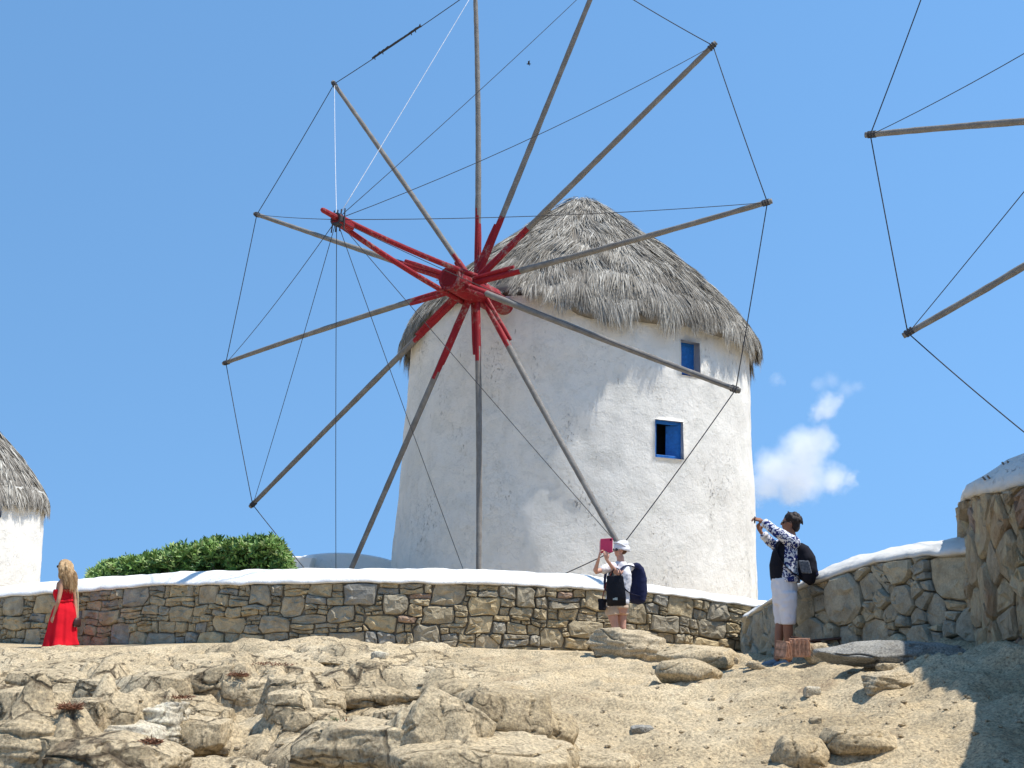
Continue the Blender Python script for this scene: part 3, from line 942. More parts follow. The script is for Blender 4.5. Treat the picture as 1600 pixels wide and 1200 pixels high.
# left windmill, partly in view
LY = 42.0
LE = P(54, 905, LY)
LRAD = 3.75
LC = np.array([LE[0] - LRAD * 1.02, LY])
lz_e, lz_a = P(74, 792, LY)[2], P(-95, 606, LY)[2]
left_mill = thing('windmill', (LC[0], LC[1], 0.5), 'more distant white windmill cut off by the left picture edge under drooping thatch', 'windmill')
la, _z = mill_ray(-14, 800, LC, LRAD, LRAD * 0.95, 0, 8) or (4.9, 0)
lb, _z = mill_ray(3, 800, LC, LRAD, LRAD * 0.95, 0, 8) or (5.0, 0)
lwz = (P(0, 805, LY - 3)[2], P(0, 752, LY - 3)[2])
lw = (min(la, lb), max(la, lb), lwz[0], lwz[1])
make_tower(left_mill, LC, 0.5, lz_e + 0.5, LRAD * 1.03, LRAD * 0.955, [lw + (0.4,)], 5)
make_window(left_mill, LC, LRAD * 0.97, *lw, 0.2, [(1, R(5), 0.2)])
make_roof(left_mill, LC, lz_a, lz_e, LRAD - 0.02, 26000, None, 9, wid=0.018)

# right windmill: only its sail wheel reaches into the picture
AZ2 = R(37)
NV2 = nrm([-math.sin(AZ2), -math.cos(AZ2), 0.04])
HUB2 = P(1997, 148, 13.6)
t_a, t_b = tip_on_plane(1352, 211, HUB2, NV2), tip_on_plane(1411, 525, HUB2, NV2)
h2 = nrm([math.cos(AZ2), -math.sin(AZ2), 0]); v2 = np.cross(h2, NV2); v2 = v2 if v2[2] > 0 else -v2
ang = lambda t: math.atan2((t - HUB2) @ v2, (t - HUB2) @ h2)
a0, R2 = ang(t_a), (np.linalg.norm(t_a - HUB2) + np.linalg.norm(t_b - HUB2)) / 2
tips2 = [t_a, t_b] + [HUB2 + R2 * (math.cos(ang(t_b) + R(30) * k) * h2 + math.sin(ang(t_b) + R(30) * k) * v2) for k in range(1, 11)]
tips2[-1] = tip_on_plane(1475, -120, HUB2, NV2)
C2 = (HUB2 - NV2 * 5.0)[:2]
right_mill = thing('windmill', (C2[0], C2[1], 1.5), 'windmill beyond the right picture edge, two bare grey sail spokes reaching in against the sky', 'windmill')
z2e = HUB2[2] - 0.3
make_tower(right_mill, C2, 1.5, z2e + 0.5, 3.35, 3.05, [], 8)
make_roof(right_mill, C2, z2e + 2.6, z2e, 3.3, 7000, math.atan2(NV2[1], NV2[0]), 12, wid=0.02)
make_rotor(right_mill, HUB2, NV2, tips2, None, spar=4.3, seed=5)
#@@WALLS
# ------------------------------------------------------------------ dry stone walls
def proj(p):
    q = np.asarray(p, float) - EYE
    d = q @ _f
    return np.array([800 + FPX * (q @ _r) / d, 600 - FPX * (q @ _u) / d])
class Path:
    def __init__(s, pts):
        s.p = np.asarray(pts, float)
        d = np.linalg.norm(np.diff(s.p, axis=0), axis=1)
        s.s = np.concatenate([[0], np.cumsum(d)]); s.L = s.s[-1]
    def at(s, t):
        return np.array([np.interp(t, s.s, s.p[:, 0]), np.interp(t, s.s, s.p[:, 1])])
    def frame(s, t):
        a, b = s.at(max(t - 0.08, 0)), s.at(min(t + 0.08, s.L))
        tg = (b - a) / (np.linalg.norm(b - a) + 1e-9)
        return np.array([tg[0], tg[1], 0]), np.array([tg[1], -tg[0], 0])      # along, outward
def z_from_profile(path, prof, setback=0.0):
    """height of a picture-line profile where it meets the wall plane, sampled along the path"""
    ss = np.linspace(0, path.L, 160); zs = []
    px_, py_ = [a for a, b in prof], [b for a, b in prof]
    for s in ss:
        x, y = path.at(s)
        _, n = path.frame(s)
        x, y = x - n[0] * setback, y - n[1] * setback
        z = 2.2
        for _i in range(5):
            q = proj((x, y, z)); z = P(q[0], np.interp(q[0], px_, py_), y)[2]
        zs.append(z)
    zs = np.array(zs)
    return lambda s: float(np.interp(s, ss, zs))
def clip_half(poly, n, c):
    out = []
    for i in range(len(poly)):
        a, b = poly[i], poly[(i + 1) % len(poly)]
        da, db = a @ n - c, b @ n - c
        if da <= 0: out.append(a)
        if (da < 0 < db) or (db < 0 < da):
            out.append(a + (b - a) * (da / (da - db)))
    return out
def stone_cells(L, zbot, ztop, classes, k, seed, s0=0.0, stack=0.145, course=0.16):
    """weighted Voronoi cells in (along, height); k > 1 lies the stones flat, k < 1 stands them up"""
    rg = np.random.default_rng(seed)
    zmin = min(zbot(s) for s in np.linspace(s0, L, 30)); zmax = max(ztop(s) for s in np.linspace(s0, L, 30))
    pts, rad = [], []
    for r, tries in classes:
        for _ in range(tries):
            s = rg.uniform(s0, L); t = rg.uniform(zmin, zmax)
            if course and r < 0.2 and rg.random() < 0.8:      # rough beds that follow the top of the wall
                u = ztop(s) - t
                t = ztop(s) - (round(u / course - .5) + .5) * course + rg.normal() * .012
            if not (zbot(s) - 0.05 < t < ztop(s) - r * 0.35 / k): continue
            q = np.array([s, t * k])
            if pts:
                d = np.linalg.norm(np.array(pts) - q, axis=1)
                if (d < (np.array(rad) + r) * 0.93).any(): continue
            if r < stack and rg.random() < 0.65:          # thin slabs lie in little stacks
                for e in (-0.5, 0.5): pts.append(q + np.array([rg.normal() * .03, e * r * 0.95])); rad.append(r * rg.uniform(0.85, 1.0))
                continue
            pts.append(q); rad.append(r * rg.uniform(0.9, 1.1))
    pts = np.array(pts); rad = np.array(rad)
    cells = []
    for i in range(len(pts)):
        p = pts[i]
        R_ = 2.6 * rad[i] + 0.15
        poly = [p + np.array(q) * R_ for q in ((-1, -1), (1, -1), (1, 1), (-1, 1))]
        d = np.linalg.norm(pts - p, axis=1)
        for j in np.argsort(d)[1:40]:
            w = pts[j] - p
            c = (pts[j] @ pts[j] - rad[j] ** 2 - p @ p + rad[i] ** 2) / 2
            poly = clip_half(poly, w, c)
            if len(poly) < 3: break
        if len(poly) < 3: continue
        poly = [np.array([q[0], q[1] / k]) for q in poly]
        s = p[0]
        sl = (ztop(min(s + .1, L)) - ztop(max(s - .1, 0))) / 0.2
        poly = clip_half(poly, np.array([-sl, 1.0]), ztop(s) - sl * s - 0.006)
        poly = clip_half(poly, np.array([0, -1.0]), -zbot(s))
        poly = clip_half(poly, np.array([1.0, 0]), L); poly = clip_half(poly, np.array([-1.0, 0]), -s0)
        if len(poly) >= 3: cells.append(poly)
    return cells
def coursed_cells(L, zb, zt, seed, row=(0.13, 0.22), wid=(0.16, 0.46), big=0.30, bigw=(0.38, 0.70), warp=0.05):
    """rough courses laid down from the top: big stones span two beds, thin slabs are stacked, corners get chips"""
    rg = np.random.default_rng(seed)
    depth = max(zt(s) - zb(s) for s in np.linspace(0, L, 40)) + 0.05
    edges = [0.0]
    while edges[-1] < depth: edges.append(edges[-1] + rg.uniform(*row))
    n = len(edges) - 1
    taken = [[] for _ in range(n)]
    rects = []
    def free(i, a, b): return all(b <= c or a >= d for c, d in taken[i])
    for i in range(n - 1):
        u = rg.uniform(0, .6)
        while u < L:
            w = rg.uniform(*bigw)
            if rg.random() < big and free(i, u, u + w) and free(i + 1, u, u + w):
                taken[i].append((u, u + w)); taken[i + 1].append((u, u + w)); rects.append((u, u + w, edges[i], edges[i + 2], 2))
                u += w
            u += rg.uniform(.15, .9)
    for i in range(n):
        iv = sorted(taken[i]); gaps = []; c = 0.0
        for a, b in iv:
            if a > c + 1e-6: gaps.append((c, a))
            c = b
        if c < L: gaps.append((c, L))
        for a, b in gaps:
            u = a
            while u < b - 1e-6:
                w = rg.uniform(*wid) * (1 if rg.random() < .75 else 1.4)
                if b - (u + w) < wid[0] * .6: w = b - u
                k = rg.random()
                v0, v1 = edges[i], edges[i + 1]
                if k < .36 and v1 - v0 > .12:
                    m_ = v0 + (v1 - v0) * rg.uniform(.35, .65)
                    rects += [(u, u + w, v0, m_, 0), (u, u + w, m_, v1, 0)]
                elif k < .52 and w > .26:
                    m_ = v0 + (v1 - v0) * rg.uniform(.4, .6); h = u + w * rg.uniform(.3, .7)
                    rects += [(u, u + w, v0, m_, 0), (u, h, m_, v1, 0), (h, u + w, m_, v1, 0)]
                else: rects.append((u, u + w, v0, v1, 1))
                u += w
    def wp(u, v):
        p = np.array([[u * 2.1, v * 2.6, seed], [u * 2.1, v * 2.6, seed + 40.], [u * 6, v * 7, seed + 9.], [u * 6, v * 7, seed + 77.]])
        q = perlin(p)
        uu = u + warp * (1.1 * q[0] + .55 * q[2]); vv = v + warp * (1.0 * q[1] + .50 * q[3]) * (1 if v > 0.02 else .3)
        return uu, max(vv, 0.0)
    cells = []
    for a, b, c, d, kind in rects:
        pts = []
        cut = [rg.uniform(0, .22 if kind == 2 else .12) * min(b - a, d - c) if rg.random() < .75 else 0.0 for _ in range(4)]
        cs = [(a, c), (b, c), (b, d), (a, d)]
        dirs = [((0, 1), (1, 0)), ((-1, 0), (0, 1)), ((0, -1), (-1, 0)), ((1, 0), (0, -1))]
        if kind == 2:
            cut[rg.integers(0, 4)] *= 2.0
        for (x, y), (d1, d2), ct in zip(cs, dirs, cut):
            r1, r2 = ct * rg.uniform(.6, 1.5), ct * rg.uniform(.6, 1.5)
            if ct > 0.006:
                pts += [(x + d1[0] * r1, y + d1[1] * r1), (x + d2[0] * r2, y + d2[1] * r2)]
                if min(r1, r2) > 0.055: cells.append([(x, y), (x + d2[0] * r2, y + d2[1] * r2), (x + d1[0] * r1, y + d1[1] * r1)])
            else: pts.append((x, y))
        mids = []
        for k in range(len(pts)):
            p0, p1 = pts[k], pts[(k + 1) % len(pts)]
            mids.append(p0)
            if math.hypot(p1[0] - p0[0], p1[1] - p0[1]) > .16: mids.append(((p0[0] + p1[0]) / 2, (p0[1] + p1[1]) / 2))
        cells.append(mids)
    out = []
    for c in cells:
        q = [wp(u, v) for u, v in c]
        q = [np.array([min(max(u, 0), L), zt(min(max(u, 0), L)) - 0.004 - v]) for u, v in q]
        cz = np.mean([x[1] for x in q]); cu = np.mean([x[0] for x in q])
        if cz < zb(cu) - .03: continue
        out.append(q[::-1])
    return out
def poly_area(p):
    p = np.array(p); x, y = p[:, 0], p[:, 1]
    return 0.5 * abs((x * np.roll(y, -1) - y * np.roll(x, -1)).sum())
def stone_mesh(poly, path, gap, proud, rg, rough=1.0):
    p = np.array(poly)
    c = p.mean(0)
    a = math.sqrt(poly_area(p)) + 1e-6
    kk = max(0.5, 1 - 2 * gap / a)
    p = c + (p - c) * kk
    # drop very short edges, then round the corners unevenly
    q = [p[0]]
    for x in p[1:]:
        if np.linalg.norm(x - q[-1]) > 0.07 * a: q.append(x)
    if len(q) > 3 and np.linalg.norm(q[0] - q[-1]) < 0.07 * a: q.pop()
    p = np.array(q)
    if len(p) < 3: return None
    ring = []
    n = len(p)
    for i in range(n):
        pr, cu, nx_ = p[i - 1], p[i], p[(i + 1) % n]
        e1, e2 = np.linalg.norm(pr - cu), np.linalg.norm(nx_ - cu)
        k1 = rg.uniform(0.05, 0.20)
        ring.append(cu + (pr - cu) * k1); ring.append(cu + (nx_ - cu) * k1)
    ring = np.array(ring)
    ring += rg.normal(size=ring.shape) * 0.012 * a * rough
    while len(ring) > 12: ring = np.delete(ring, int(np.argmin(np.linalg.norm(ring - np.roll(ring, 1, axis=0), axis=1))), axis=0)
    m_ = len(ring)
    tilt = rg.normal(size=2) * 0.06
    V, F = [], []
    def put(r2, dep):
        for (s, z), dd in zip(r2, dep):
            s_ = min(max(s, 0), path.L)
            xy = path.at(s_); _, nn = path.frame(s_)
            V.append((xy[0] + nn[0] * dd, xy[1] + nn[1] * dd, z))
    put(ring, np.full(m_, -0.09))
    put(ring, proud * 0.45 + rg.normal(size=m_) * 0.006 * rough)
    ins = c + (ring - c) * rg.uniform(0.84, 0.93)
    put(ins, proud + (ins - c) @ tilt * 0.6 + rg.normal(size=m_) * 0.010 * rough)
    ins2 = c + (ring - c) * 0.45
    put(ins2, proud + 0.010 + (ins2 - c) @ tilt * 0.6 + rg.normal(size=m_) * 0.012 * rough)
    for k in range(3):
        for j in range(m_):
            j2 = (j + 1) % m_
            F.append((k * m_ + j, k * m_ + j2, (k + 1) * m_ + j2, (k + 1) * m_ + j))
    F.append(tuple(3 * m_ + j for j in range(m_)))
    return V, F
def sweep(path, prof_fn, s0, s1, n, close=True):
    V, F = [], []
    ss = np.linspace(s0, s1, n)
    K = None
    for s in ss:
        pts = prof_fn(s); K = len(pts)
        xy = path.at(s); _, nn = path.frame(s)
        for d, z in pts: V.append((xy[0] + nn[0] * d, xy[1] + nn[1] * d, z))
    for i in range(n - 1):
        for j in range(K - (0 if close else 1)):
            j2 = (j + 1) % K
            F.append((i * K + j, i * K + j2, (i + 1) * K + j2, (i + 1) * K + j))
    if close:
        F.append(tuple(range(K))[::-1]); F.append(tuple((n - 1) * K + j for j in range(K)))
    return V, F
def rough(v, amp, freq, seed=0, up_only=False):
    v = np.array(v)
    d = np.stack([fbm(v * freq + seed + 13 * k, 3) for k in range(3)], -1) * amp
    return v + d
def build_wall(t, path, zb, zt, zc, classes, k, seed, mat, thick=0.7, cope_run=0.32, gap=0.007, proud=(0.0, 0.06), limit=300, rgh=1.0, coursed=None, s_view=1e9, cope_rng=None, cope_mat=None, core_s=None, cope_core=True):
    rg = np.random.default_rng(seed + 50)
    a, b = core_s or (0, path.L)
    core = sweep(path, lambda s: [(-0.04, zb(s) - 0.3), (-0.04, zt(s) - 0.01), (-thick, zt(s) - 0.01), (-thick, zb(s) - 0.3)], a, b, 90)
    co = mesh('mortar_core', *core, M_MORTAR, t)
    fix_normals(co)
    if zc is not None:
        c0, c1 = cope_rng or (0, path.L)
        def cp(s):
            z0, h = zt(s), max(zc(s) - zt(s), 0.03)
            return [(-thick - .04, z0 - 0.15), (0.02, z0 - 0.004), (0.055, z0 + 0.0), (0.06, z0 + h * .10), (0.035, z0 + h * .26), (-cope_run * .22, z0 + h * .52), (-cope_run * .5, z0 + h * .78), (-cope_run * .8, z0 + h * .95),
                    (-cope_run, z0 + h), (-cope_run - .15, z0 + h * 1.02), (-max(thick, cope_run + .3), z0 + h * 0.98), (-max(thick, cope_run + .3) - .04, z0 + h * .6)]
        v, f = sweep(path, cp, c0, c1, 260)
        o = mesh('coping', rough(v, 0.022, 2.6, seed), f, cope_mat or M_COPING, t, smooth=True)
        fix_normals(o)
    cells = stone_cells(path.L, zb, zt, classes, k, seed, course=0.16 if k > 0.9 else 0)
    if coursed: cells = coursed_cells(path.L, zb, zt, seed, **coursed)
    cells.sort(key=lambda c: -poly_area(c))
    extra = MB()
    cnt = 0
    for c in cells:
        if poly_area(c) < 0.0006: continue
        r = stone_mesh(c, path, gap * rg.uniform(.7, 1.5), rg.uniform(*proud), rg, rgh)
        if r is None: continue
        if cnt < limit and min(x[0] for x in c) < s_view:
            mesh('stone', r[0], r[1], mat, t); cnt += 1
        else: extra.add(r)
    if extra.v: extra.build('small_stones', mat, t, kind='stuff')
    return cnt

path1 = Path(WPATH)
ZT1 = z_from_profile(path1, [(-200, 945), (0, 933), (100, 926), (180, 921), (250, 914), (400, 913), (600, 910), (800, 914), (960, 923), (1020, 927), (1100, 937), (1190, 949), (1300, 962)])
ZC1 = z_from_profile(path1, [(-200, 932), (0, 916), (60, 909), (150, 902), (300, 893), (450, 889), (600, 888), (750, 889), (900, 897), (940, 902), (1050, 917), (1200, 940), (1300, 955)], 0.3)
def ZBx(path):
    ss = np.linspace(0, path.L, 150)
    q = np.array([path.at(s) + path.frame(s)[1][:2] * 0.15 for s in ss])
    zz = gz(q[:, 0], q[:, 1]) - 0.12
    return lambda s: float(np.interp(s, ss, zz))
ZB1 = ZBx(path1)
wall1 = thing('stone_wall', tuple(path1.at(path1.L * .5)) + (0.8,), 'long curved rubble stone wall with thick whitewashed coping in front of the windmill', 'wall')
print('stones', build_wall(wall1, path1, ZB1, ZT1, ZC1, [(0.33, 26), (0.25, 90), (0.17, 500), (0.12, 5000), (0.08, 3000)], 1.35, 21, M_STONE, coursed=dict(row=(.095, .20), wid=(.13, .44), big=.42, bigw=(.32, .66), warp=.062)))

endp = interp_poly([[P(1172, 1000, y)[0], y] for y in (20.6, 18.5, 16.5, 15.2)] + [[P(1246, 1000, 13.95)[0] - 0.02, 13.95]], 8)
path2 = Path(endp)
frontp = interp_poly([[P(px, 1000, y)[0], y] for px, y in ((1246, 13.93), (1330, 13.2), (1420, 12.4), (1515, 11.6), (1600, 11.3))], 8)
path3 = Path(frontp)
ZT2 = z_from_profile(path2, [(1150, 972), (1170, 964), (1209, 940), (1250, 922)])
ZC2 = z_from_profile(path2, [(1150, 968), (1170, 960), (1209, 933), (1250, 914)], 0.15)
ZT3 = z_from_profile(path3, [(1200, 936), (1239, 925), (1275, 912), (1324, 895), (1379, 879), (1445, 869), (1514, 866), (1600, 866)])
ZC3 = z_from_profile(path3, [(1200, 930), (1246, 917), (1301, 887), (1353, 866), (1427, 850), (1509, 838), (1600, 830)], 0.5)
wall2 = thing('stone_wall', tuple(path3.at(0)) + (1.0,), 'shorter grey stone wall with rising white top behind the person in white trousers', 'wall')
build_wall(wall2, path2, ZBx(path2), ZT2, ZC2, [(0.15, 250), (0.10, 900), (0.07, 1200)], 0.45, 31, M_STONEG, thick=0.8, cope_run=0.15, cope_mat=M_OLDCOPE, rgh=1.6, proud=(0.0, 0.09))
build_wall(wall2, path3, ZBx(path3), ZT3, ZC3, [(0.30, 6), (0.21, 24), (0.15, 200), (0.10, 1500), (0.065, 2500)], 1.05, 34, M_STONEG, cope_mat=M_OLDCOPE, thick=0.9, cope_run=0.5, gap=0.005, proud=(0.0, 0.09), rgh=0.8)

pp = interp_poly([(4.97, 12.5), (4.66, 11.6), (4.57, 11.2), (4.58, 10.85), (4.68, 10.5), (4.76, 10.1), (4.68, 9.6), (4.40, 8.7), (4.15, 8.0), (3.75, 7.0), (3.4, 6.0), (3.1, 4.5), (2.9, 2.5), (2.9, 0.0), (2.9, -3.0)], 8)
path4 = Path(pp)
zt4 = P(1545, 768, 10.9)[2]
ZT4 = lambda s: zt4 + 0.02 * math.sin(3 * s)
ZC4 = lambda s: zt4 + 0.46
wall3 = thing('stone_wall', (4.7, 10.5, 1.0), 'tall wall of upright warm brown slabs with a domed white top, at the right edge', 'wall')
build_wall(wall3, path4, ZBx(path4), ZT4, ZC4, [(0.12, 260), (0.09, 1600), (0.065, 2600), (0.045, 1500)], 0.45, 41, M_STONEW, thick=0.9, cope_run=0.62, s_view=3.4, gap=0.007, proud=(0.0, 0.10), cope_mat=M_OLDCOPE, rgh=1.2)
pg = MB()
for px, py, Y in ((1541, 752, 10.95), (1548, 750, 10.9), (1571, 729, 11.05), (1579, 727, 11.0)):
    c = P(px, py, Y)
    pg.add(limb([c + np.array([0.05, 0.06, -0.02]), c + np.array([-0.05, -0.05, 0.03])], [0.011, 0.010], 7))
pg.build('wooden_peg', M_WOOD, wall3, kind='stuff')

# ------------------------------------------------------------------ unseen white block added beyond the right edge to shade the slope
hs_ = thing('shadow_block', (6.7, 10.4, 1.0), 'tall plain white block added beyond the right picture edge to shade the slope', 'shadow_block')
hx0, hx1, hy0, hy1, hz = 5.32, 8.2, 8.7, 11.3, 4.95
o = mesh('wall', *obox(((hx0 + hx1) / 2, (hy0 + hy1) / 2, (hz + .6) / 2), [np.array([(hx1 - hx0) / 2, 0, 0]), np.array([0, (hy1 - hy0) / 2, 0]), np.array([0, 0, (hz - .6) / 2])], .06), M_PLASTER, hs_)
mesh('parapet', *obox(((hx0 + hx1) / 2, (hy0 + hy1) / 2, hz + .06), [np.array([(hx1 - hx0) / 2 + .04, 0, 0]), np.array([0, (hy1 - hy0) / 2 + .04, 0]), np.array([0, 0, .07])], .03), M_COPING, hs_)
wf = mesh('window', *obox((hx0 - .02, 9.9, 3.4), [np.array([.05, 0, 0]), np.array([0, .38, 0]), np.array([0, 0, .5])], .02), M_BLUE, hs_)
for sgn in (-1, 1):
    mesh('pane', *obox((hx0 - .075, 9.9 + sgn * .175, 3.4), [np.array([.008, 0, 0]), np.array([0, .145, 0]), np.array([0, 0, .43])]), M_GLASS, wf)

# ------------------------------------------------------------------ low white building and shrub behind the wall
bw = thing('low_building', tuple(P(530, 890, 27.5)[:2]) + (1.6,), 'low whitewashed vaulted building just showing between the green shrub and the windmill', 'building')
bl, br = P(452, 890, 27.5), P(622, 890, 27.5)
zt0, ztm = P(470, 873, 27.5)[2], P(540, 865.5, 27.5)[2]
mbv, mbf = [], []
nb_ = 24
for d in (0, 1, 2):
    for i in range(nb_ + 1):
        t = i / nb_
        x = bl[0] + (br[0] - bl[0]) * t
        top = zt0 - 0.06 + (ztm - zt0 + 0.06) * (1 - (2 * t - 1) ** 2) ** 0.8
        y = 27.5 + (0, 0.08, 5.0)[d]
        mbv += [(x, y, 1.3), (x, y, top + (0, 0.03, 0.03)[d])]
for d in (0, 1):
    for i in range(nb_):
        a, b = (d * (nb_ + 1) + i) * 2, ((d + 1) * (nb_ + 1) + i) * 2
        if d == 0: mbf.append((a, a + 2, a + 3, a + 1))
        mbf.append((a + 1, a + 3, b + 3, b + 1))
        if d == 1: mbf.append((b, b + 1, b + 3, b + 2))
for i in (0, nb_):
    a, b = i * 2, (2 * (nb_ + 1) + i) * 2
    mbf.append((a, b, b + 1, ((nb_ + 1) + i) * 2 + 1, a + 1) if i == 0 else (a, a + 1, ((nb_ + 1) + i) * 2 + 1, b + 1, b))
o = mesh('wall', mbv, mbf, M_COPING, bw)
fix_normals(o)
ch = P(466, 874, 27.0)
o = mesh('parapet', *obox(ch + np.array([-0.05, 0.15, -0.35]), [np.array([0.32, 0, 0]), np.array([0, 0.25, 0]), np.array([0.10, 0, 0.42])], 0.03), M_COPING, bw)

M_LEAF = Mat('glossy_green_leaf', 0.5, 0.35)
_a = M_LEAF.n('ShaderNodeAttribute', attribute_name='tint')
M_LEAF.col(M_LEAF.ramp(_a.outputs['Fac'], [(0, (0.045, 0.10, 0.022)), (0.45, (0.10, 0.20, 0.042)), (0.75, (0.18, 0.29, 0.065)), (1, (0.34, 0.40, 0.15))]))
M_LEAF.b.inputs['Transmission Weight'].default_value = 0.0
M_LEAF = M_LEAF.m
M_TWIG = simple('brown_twig', (0.09, 0.07, 0.05), 0.9)
SB = [(140, 897), (165, 886), (196, 875), (225, 873), (262, 862), (300, 856), (330, 847), (365, 851), (395, 845), (425, 844), (443, 856), (453, 876), (460, 897)]
shrub = thing('shrub', tuple(P(310, 892, 21.0)[:2]) + (1.75,), 'dense round green shrub with glossy leaves spilling along the top of the white coping', 'shrub')
rg = np.random.default_rng(77)
LV, LF, LT = [], [], []
tw = MB()
xs_, ys_ = [a for a, b in SB], [b for a, b in SB]
nros = 0
while nros < 3900:
    px = rg.uniform(140, 460)
    top = np.interp(px, xs_, ys_)
    dy = rg.uniform(-0.55, 1.1)
    fall = abs(dy - 0.15) / 1.0
    lump = 7 * float(perlin(np.array([px * 0.035, dy * 2.2, 0.3])))
    edge = top + lump + 26 * fall ** 2
    u_ = rg.random()
    py = edge + (905 - edge) * (u_ ** 1.6) - (7 * rg.random() ** 3 if u_ < .25 else 0)
    yline = np.interp(P(px, 890, 20)[0], WPATH[:, 0], WPATH[:, 1]) + 1.25
    c = P(px, py, yline + dy)
    if c[2] < 1.7: continue
    if u_ > .12 and float(perlin(c * 3.1)) > .42: continue
    nros += 1
    up = nrm(np.array([rg.normal() * 0.5, -0.25 + rg.normal() * 0.5, 0.9]))
    a_ = nrm(np.cross(up, [0.3, 1, 0.2])); b_ = np.cross(up, a_)
    nl = rg.integers(6, 9)
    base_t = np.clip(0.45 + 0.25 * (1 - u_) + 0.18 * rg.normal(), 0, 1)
    for k in range(nl):
        an = 2 * math.pi * k / nl + rg.uniform(-.3, .3)
        el = rg.uniform(0.25, 1.0)
        d = (a_ * math.cos(an) + b_ * math.sin(an)) * math.cos(el) + up * math.sin(el)
        l = rg.uniform(0.09, 0.155); w = l * 0.16
        sd = nrm(np.cross(d, up)) * w
        i0 = len(LV)
        droop = up * 0.012
        LV += [c, c + d * l * .55 + sd, c + d * l * .55 - sd, c + d * l - droop, c + d * l * .5 - up * 0.006]
        LF += [(i0, i0 + 1, i0 + 4), (i0, i0 + 4, i0 + 2), (i0 + 1, i0 + 3, i0 + 4), (i0 + 4, i0 + 3, i0 + 2)]
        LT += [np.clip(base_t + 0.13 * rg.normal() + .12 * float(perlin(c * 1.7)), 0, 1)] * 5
    if nros % 25 == 0:
        tw.add(loft([c, c + np.array([rg.normal() * .1, .1, -0.25]), np.array([c[0] + rg.normal() * .15, c[1] + .1, 1.7])], [0.006, 0.01, 0.014], n=5))
for k in range(60):                                    # stray shoots above the outline
    px = rg.uniform(150, 455)
    yl = np.interp(P(px, 890, 20)[0], WPATH[:, 0], WPATH[:, 1]) + 1.3
    c = P(px, np.interp(px, xs_, ys_) + 3, yl)
    d = nrm(np.array([rg.normal() * .35, rg.normal() * .3, 1.0])); l = rg.uniform(.06, .15)
    tw.add(loft([c - d * .1, c + d * l], [.006, .003], n=5))
    for j in range(9):
        b = c + d * l * rg.uniform(.3, 1.0); e = nrm(d * .8 + rg.normal(size=3) * .7); w = nrm(np.cross(e, rg.normal(size=3))) * .012
        i0 = len(LV); h = rg.uniform(.06, .11)
        LV += [b, b + e * h * .5 + w, b + e * h, b + e * h * .5 - w]; LF += [(i0, i0 + 1, i0 + 2, i0 + 3)]; LT += [float(rg.uniform(.3, .9))] * 4
mesh('crown', LV, LF, M_LEAF, shrub, tint=LT, kind='stuff')
tw.build('stems', M_TWIG, shrub, kind='stuff')
#@@PEOPLE
# ------------------------------------------------------------------ rocks
def rock_geo(c, sx, sy, sz, seed, sharp=0.55, sub=5, rot=0.0, strata=0.0, tilt=0.0, amp=0.05):
    """a weathered block: a rounded box cut by random planes, then roughened"""
    rg = np.random.default_rng(seed)
    k = 2 ** sub
    k = min(k * 2, 30)
    t = np.linspace(-1, 1, k + 1)
    V, F = [], []
    for ax in range(3):
        for s in (-1, 1):
            b0 = len(V)
            for i in range(k + 1):
                for j in range(k + 1):
                    q = [0, 0, 0]; q[ax] = s; q[(ax + 1) % 3] = t[i]; q[(ax + 2) % 3] = t[j]
                    V.append(q)
            for i in range(k):
                for j in range(k):
                    a, b, c_, d = b0 + i * (k + 1) + j, b0 + (i + 1) * (k + 1) + j, b0 + (i + 1) * (k + 1) + j + 1, b0 + i * (k + 1) + j + 1
                    F.append((a, b, c_, d) if s > 0 else (a, d, c_, b))
    V = np.array(V, float)
    sph = V / np.linalg.norm(V, axis=1)[:, None]
    p = V * (1 - sharp) * 0 + (sph * (1 - sharp) + V * 0.82 * sharp)
    for _ in range(8):
        n = nrm(rg.normal(size=3) * np.array([1, 1, 0.9])); h = rg.uniform(0.70, 0.98)
        d = p @ n - h
        p = p - np.where(d > 0, d * 0.75, 0)[:, None] * n
    p = p * np.array([sx, sy, sz])
    ca, sa = math.cos(tilt), math.sin(tilt)
    p = p @ np.array([[ca, 0, sa], [0, 1, 0], [-sa, 0, ca]])
    ca, sa = math.cos(rot), math.sin(rot)
    p = p @ np.array([[ca, sa, 0], [-sa, ca, 0], [0, 0, 1]])
    m_ = (sx * sy * sz) ** (1 / 3)
    nn = sph
    d = amp * m_ * fbm(p / m_ * 1.3 + seed * 3.7, 5, 0.55)
    if strata: d = d + strata * m_ * np.abs(perlin(np.stack([p[:, 0] / m_ * .8, p[:, 1] / m_ * .8, p[:, 2] / m_ * 5.0 + seed], -1)))
    cr = np.abs(perlin(p / m_ * 0.9 + seed * 1.3))
    d = d - 0.11 * m_ * (1 - sstep(0.0, 0.035, cr))
    p = p + nn * d[:, None] + np.asarray(c)
    return p, F
def weld(o):
    import bmesh
    bm = bmesh.new(); bm.from_mesh(o.data)
    bmesh.ops.remove_doubles(bm, verts=bm.verts, dist=0.0006)
    bmesh.ops.recalc_face_normals(bm, faces=bm.faces)
    for f in bm.faces: f.smooth = True
    bm.to_mesh(o.data); bm.free()
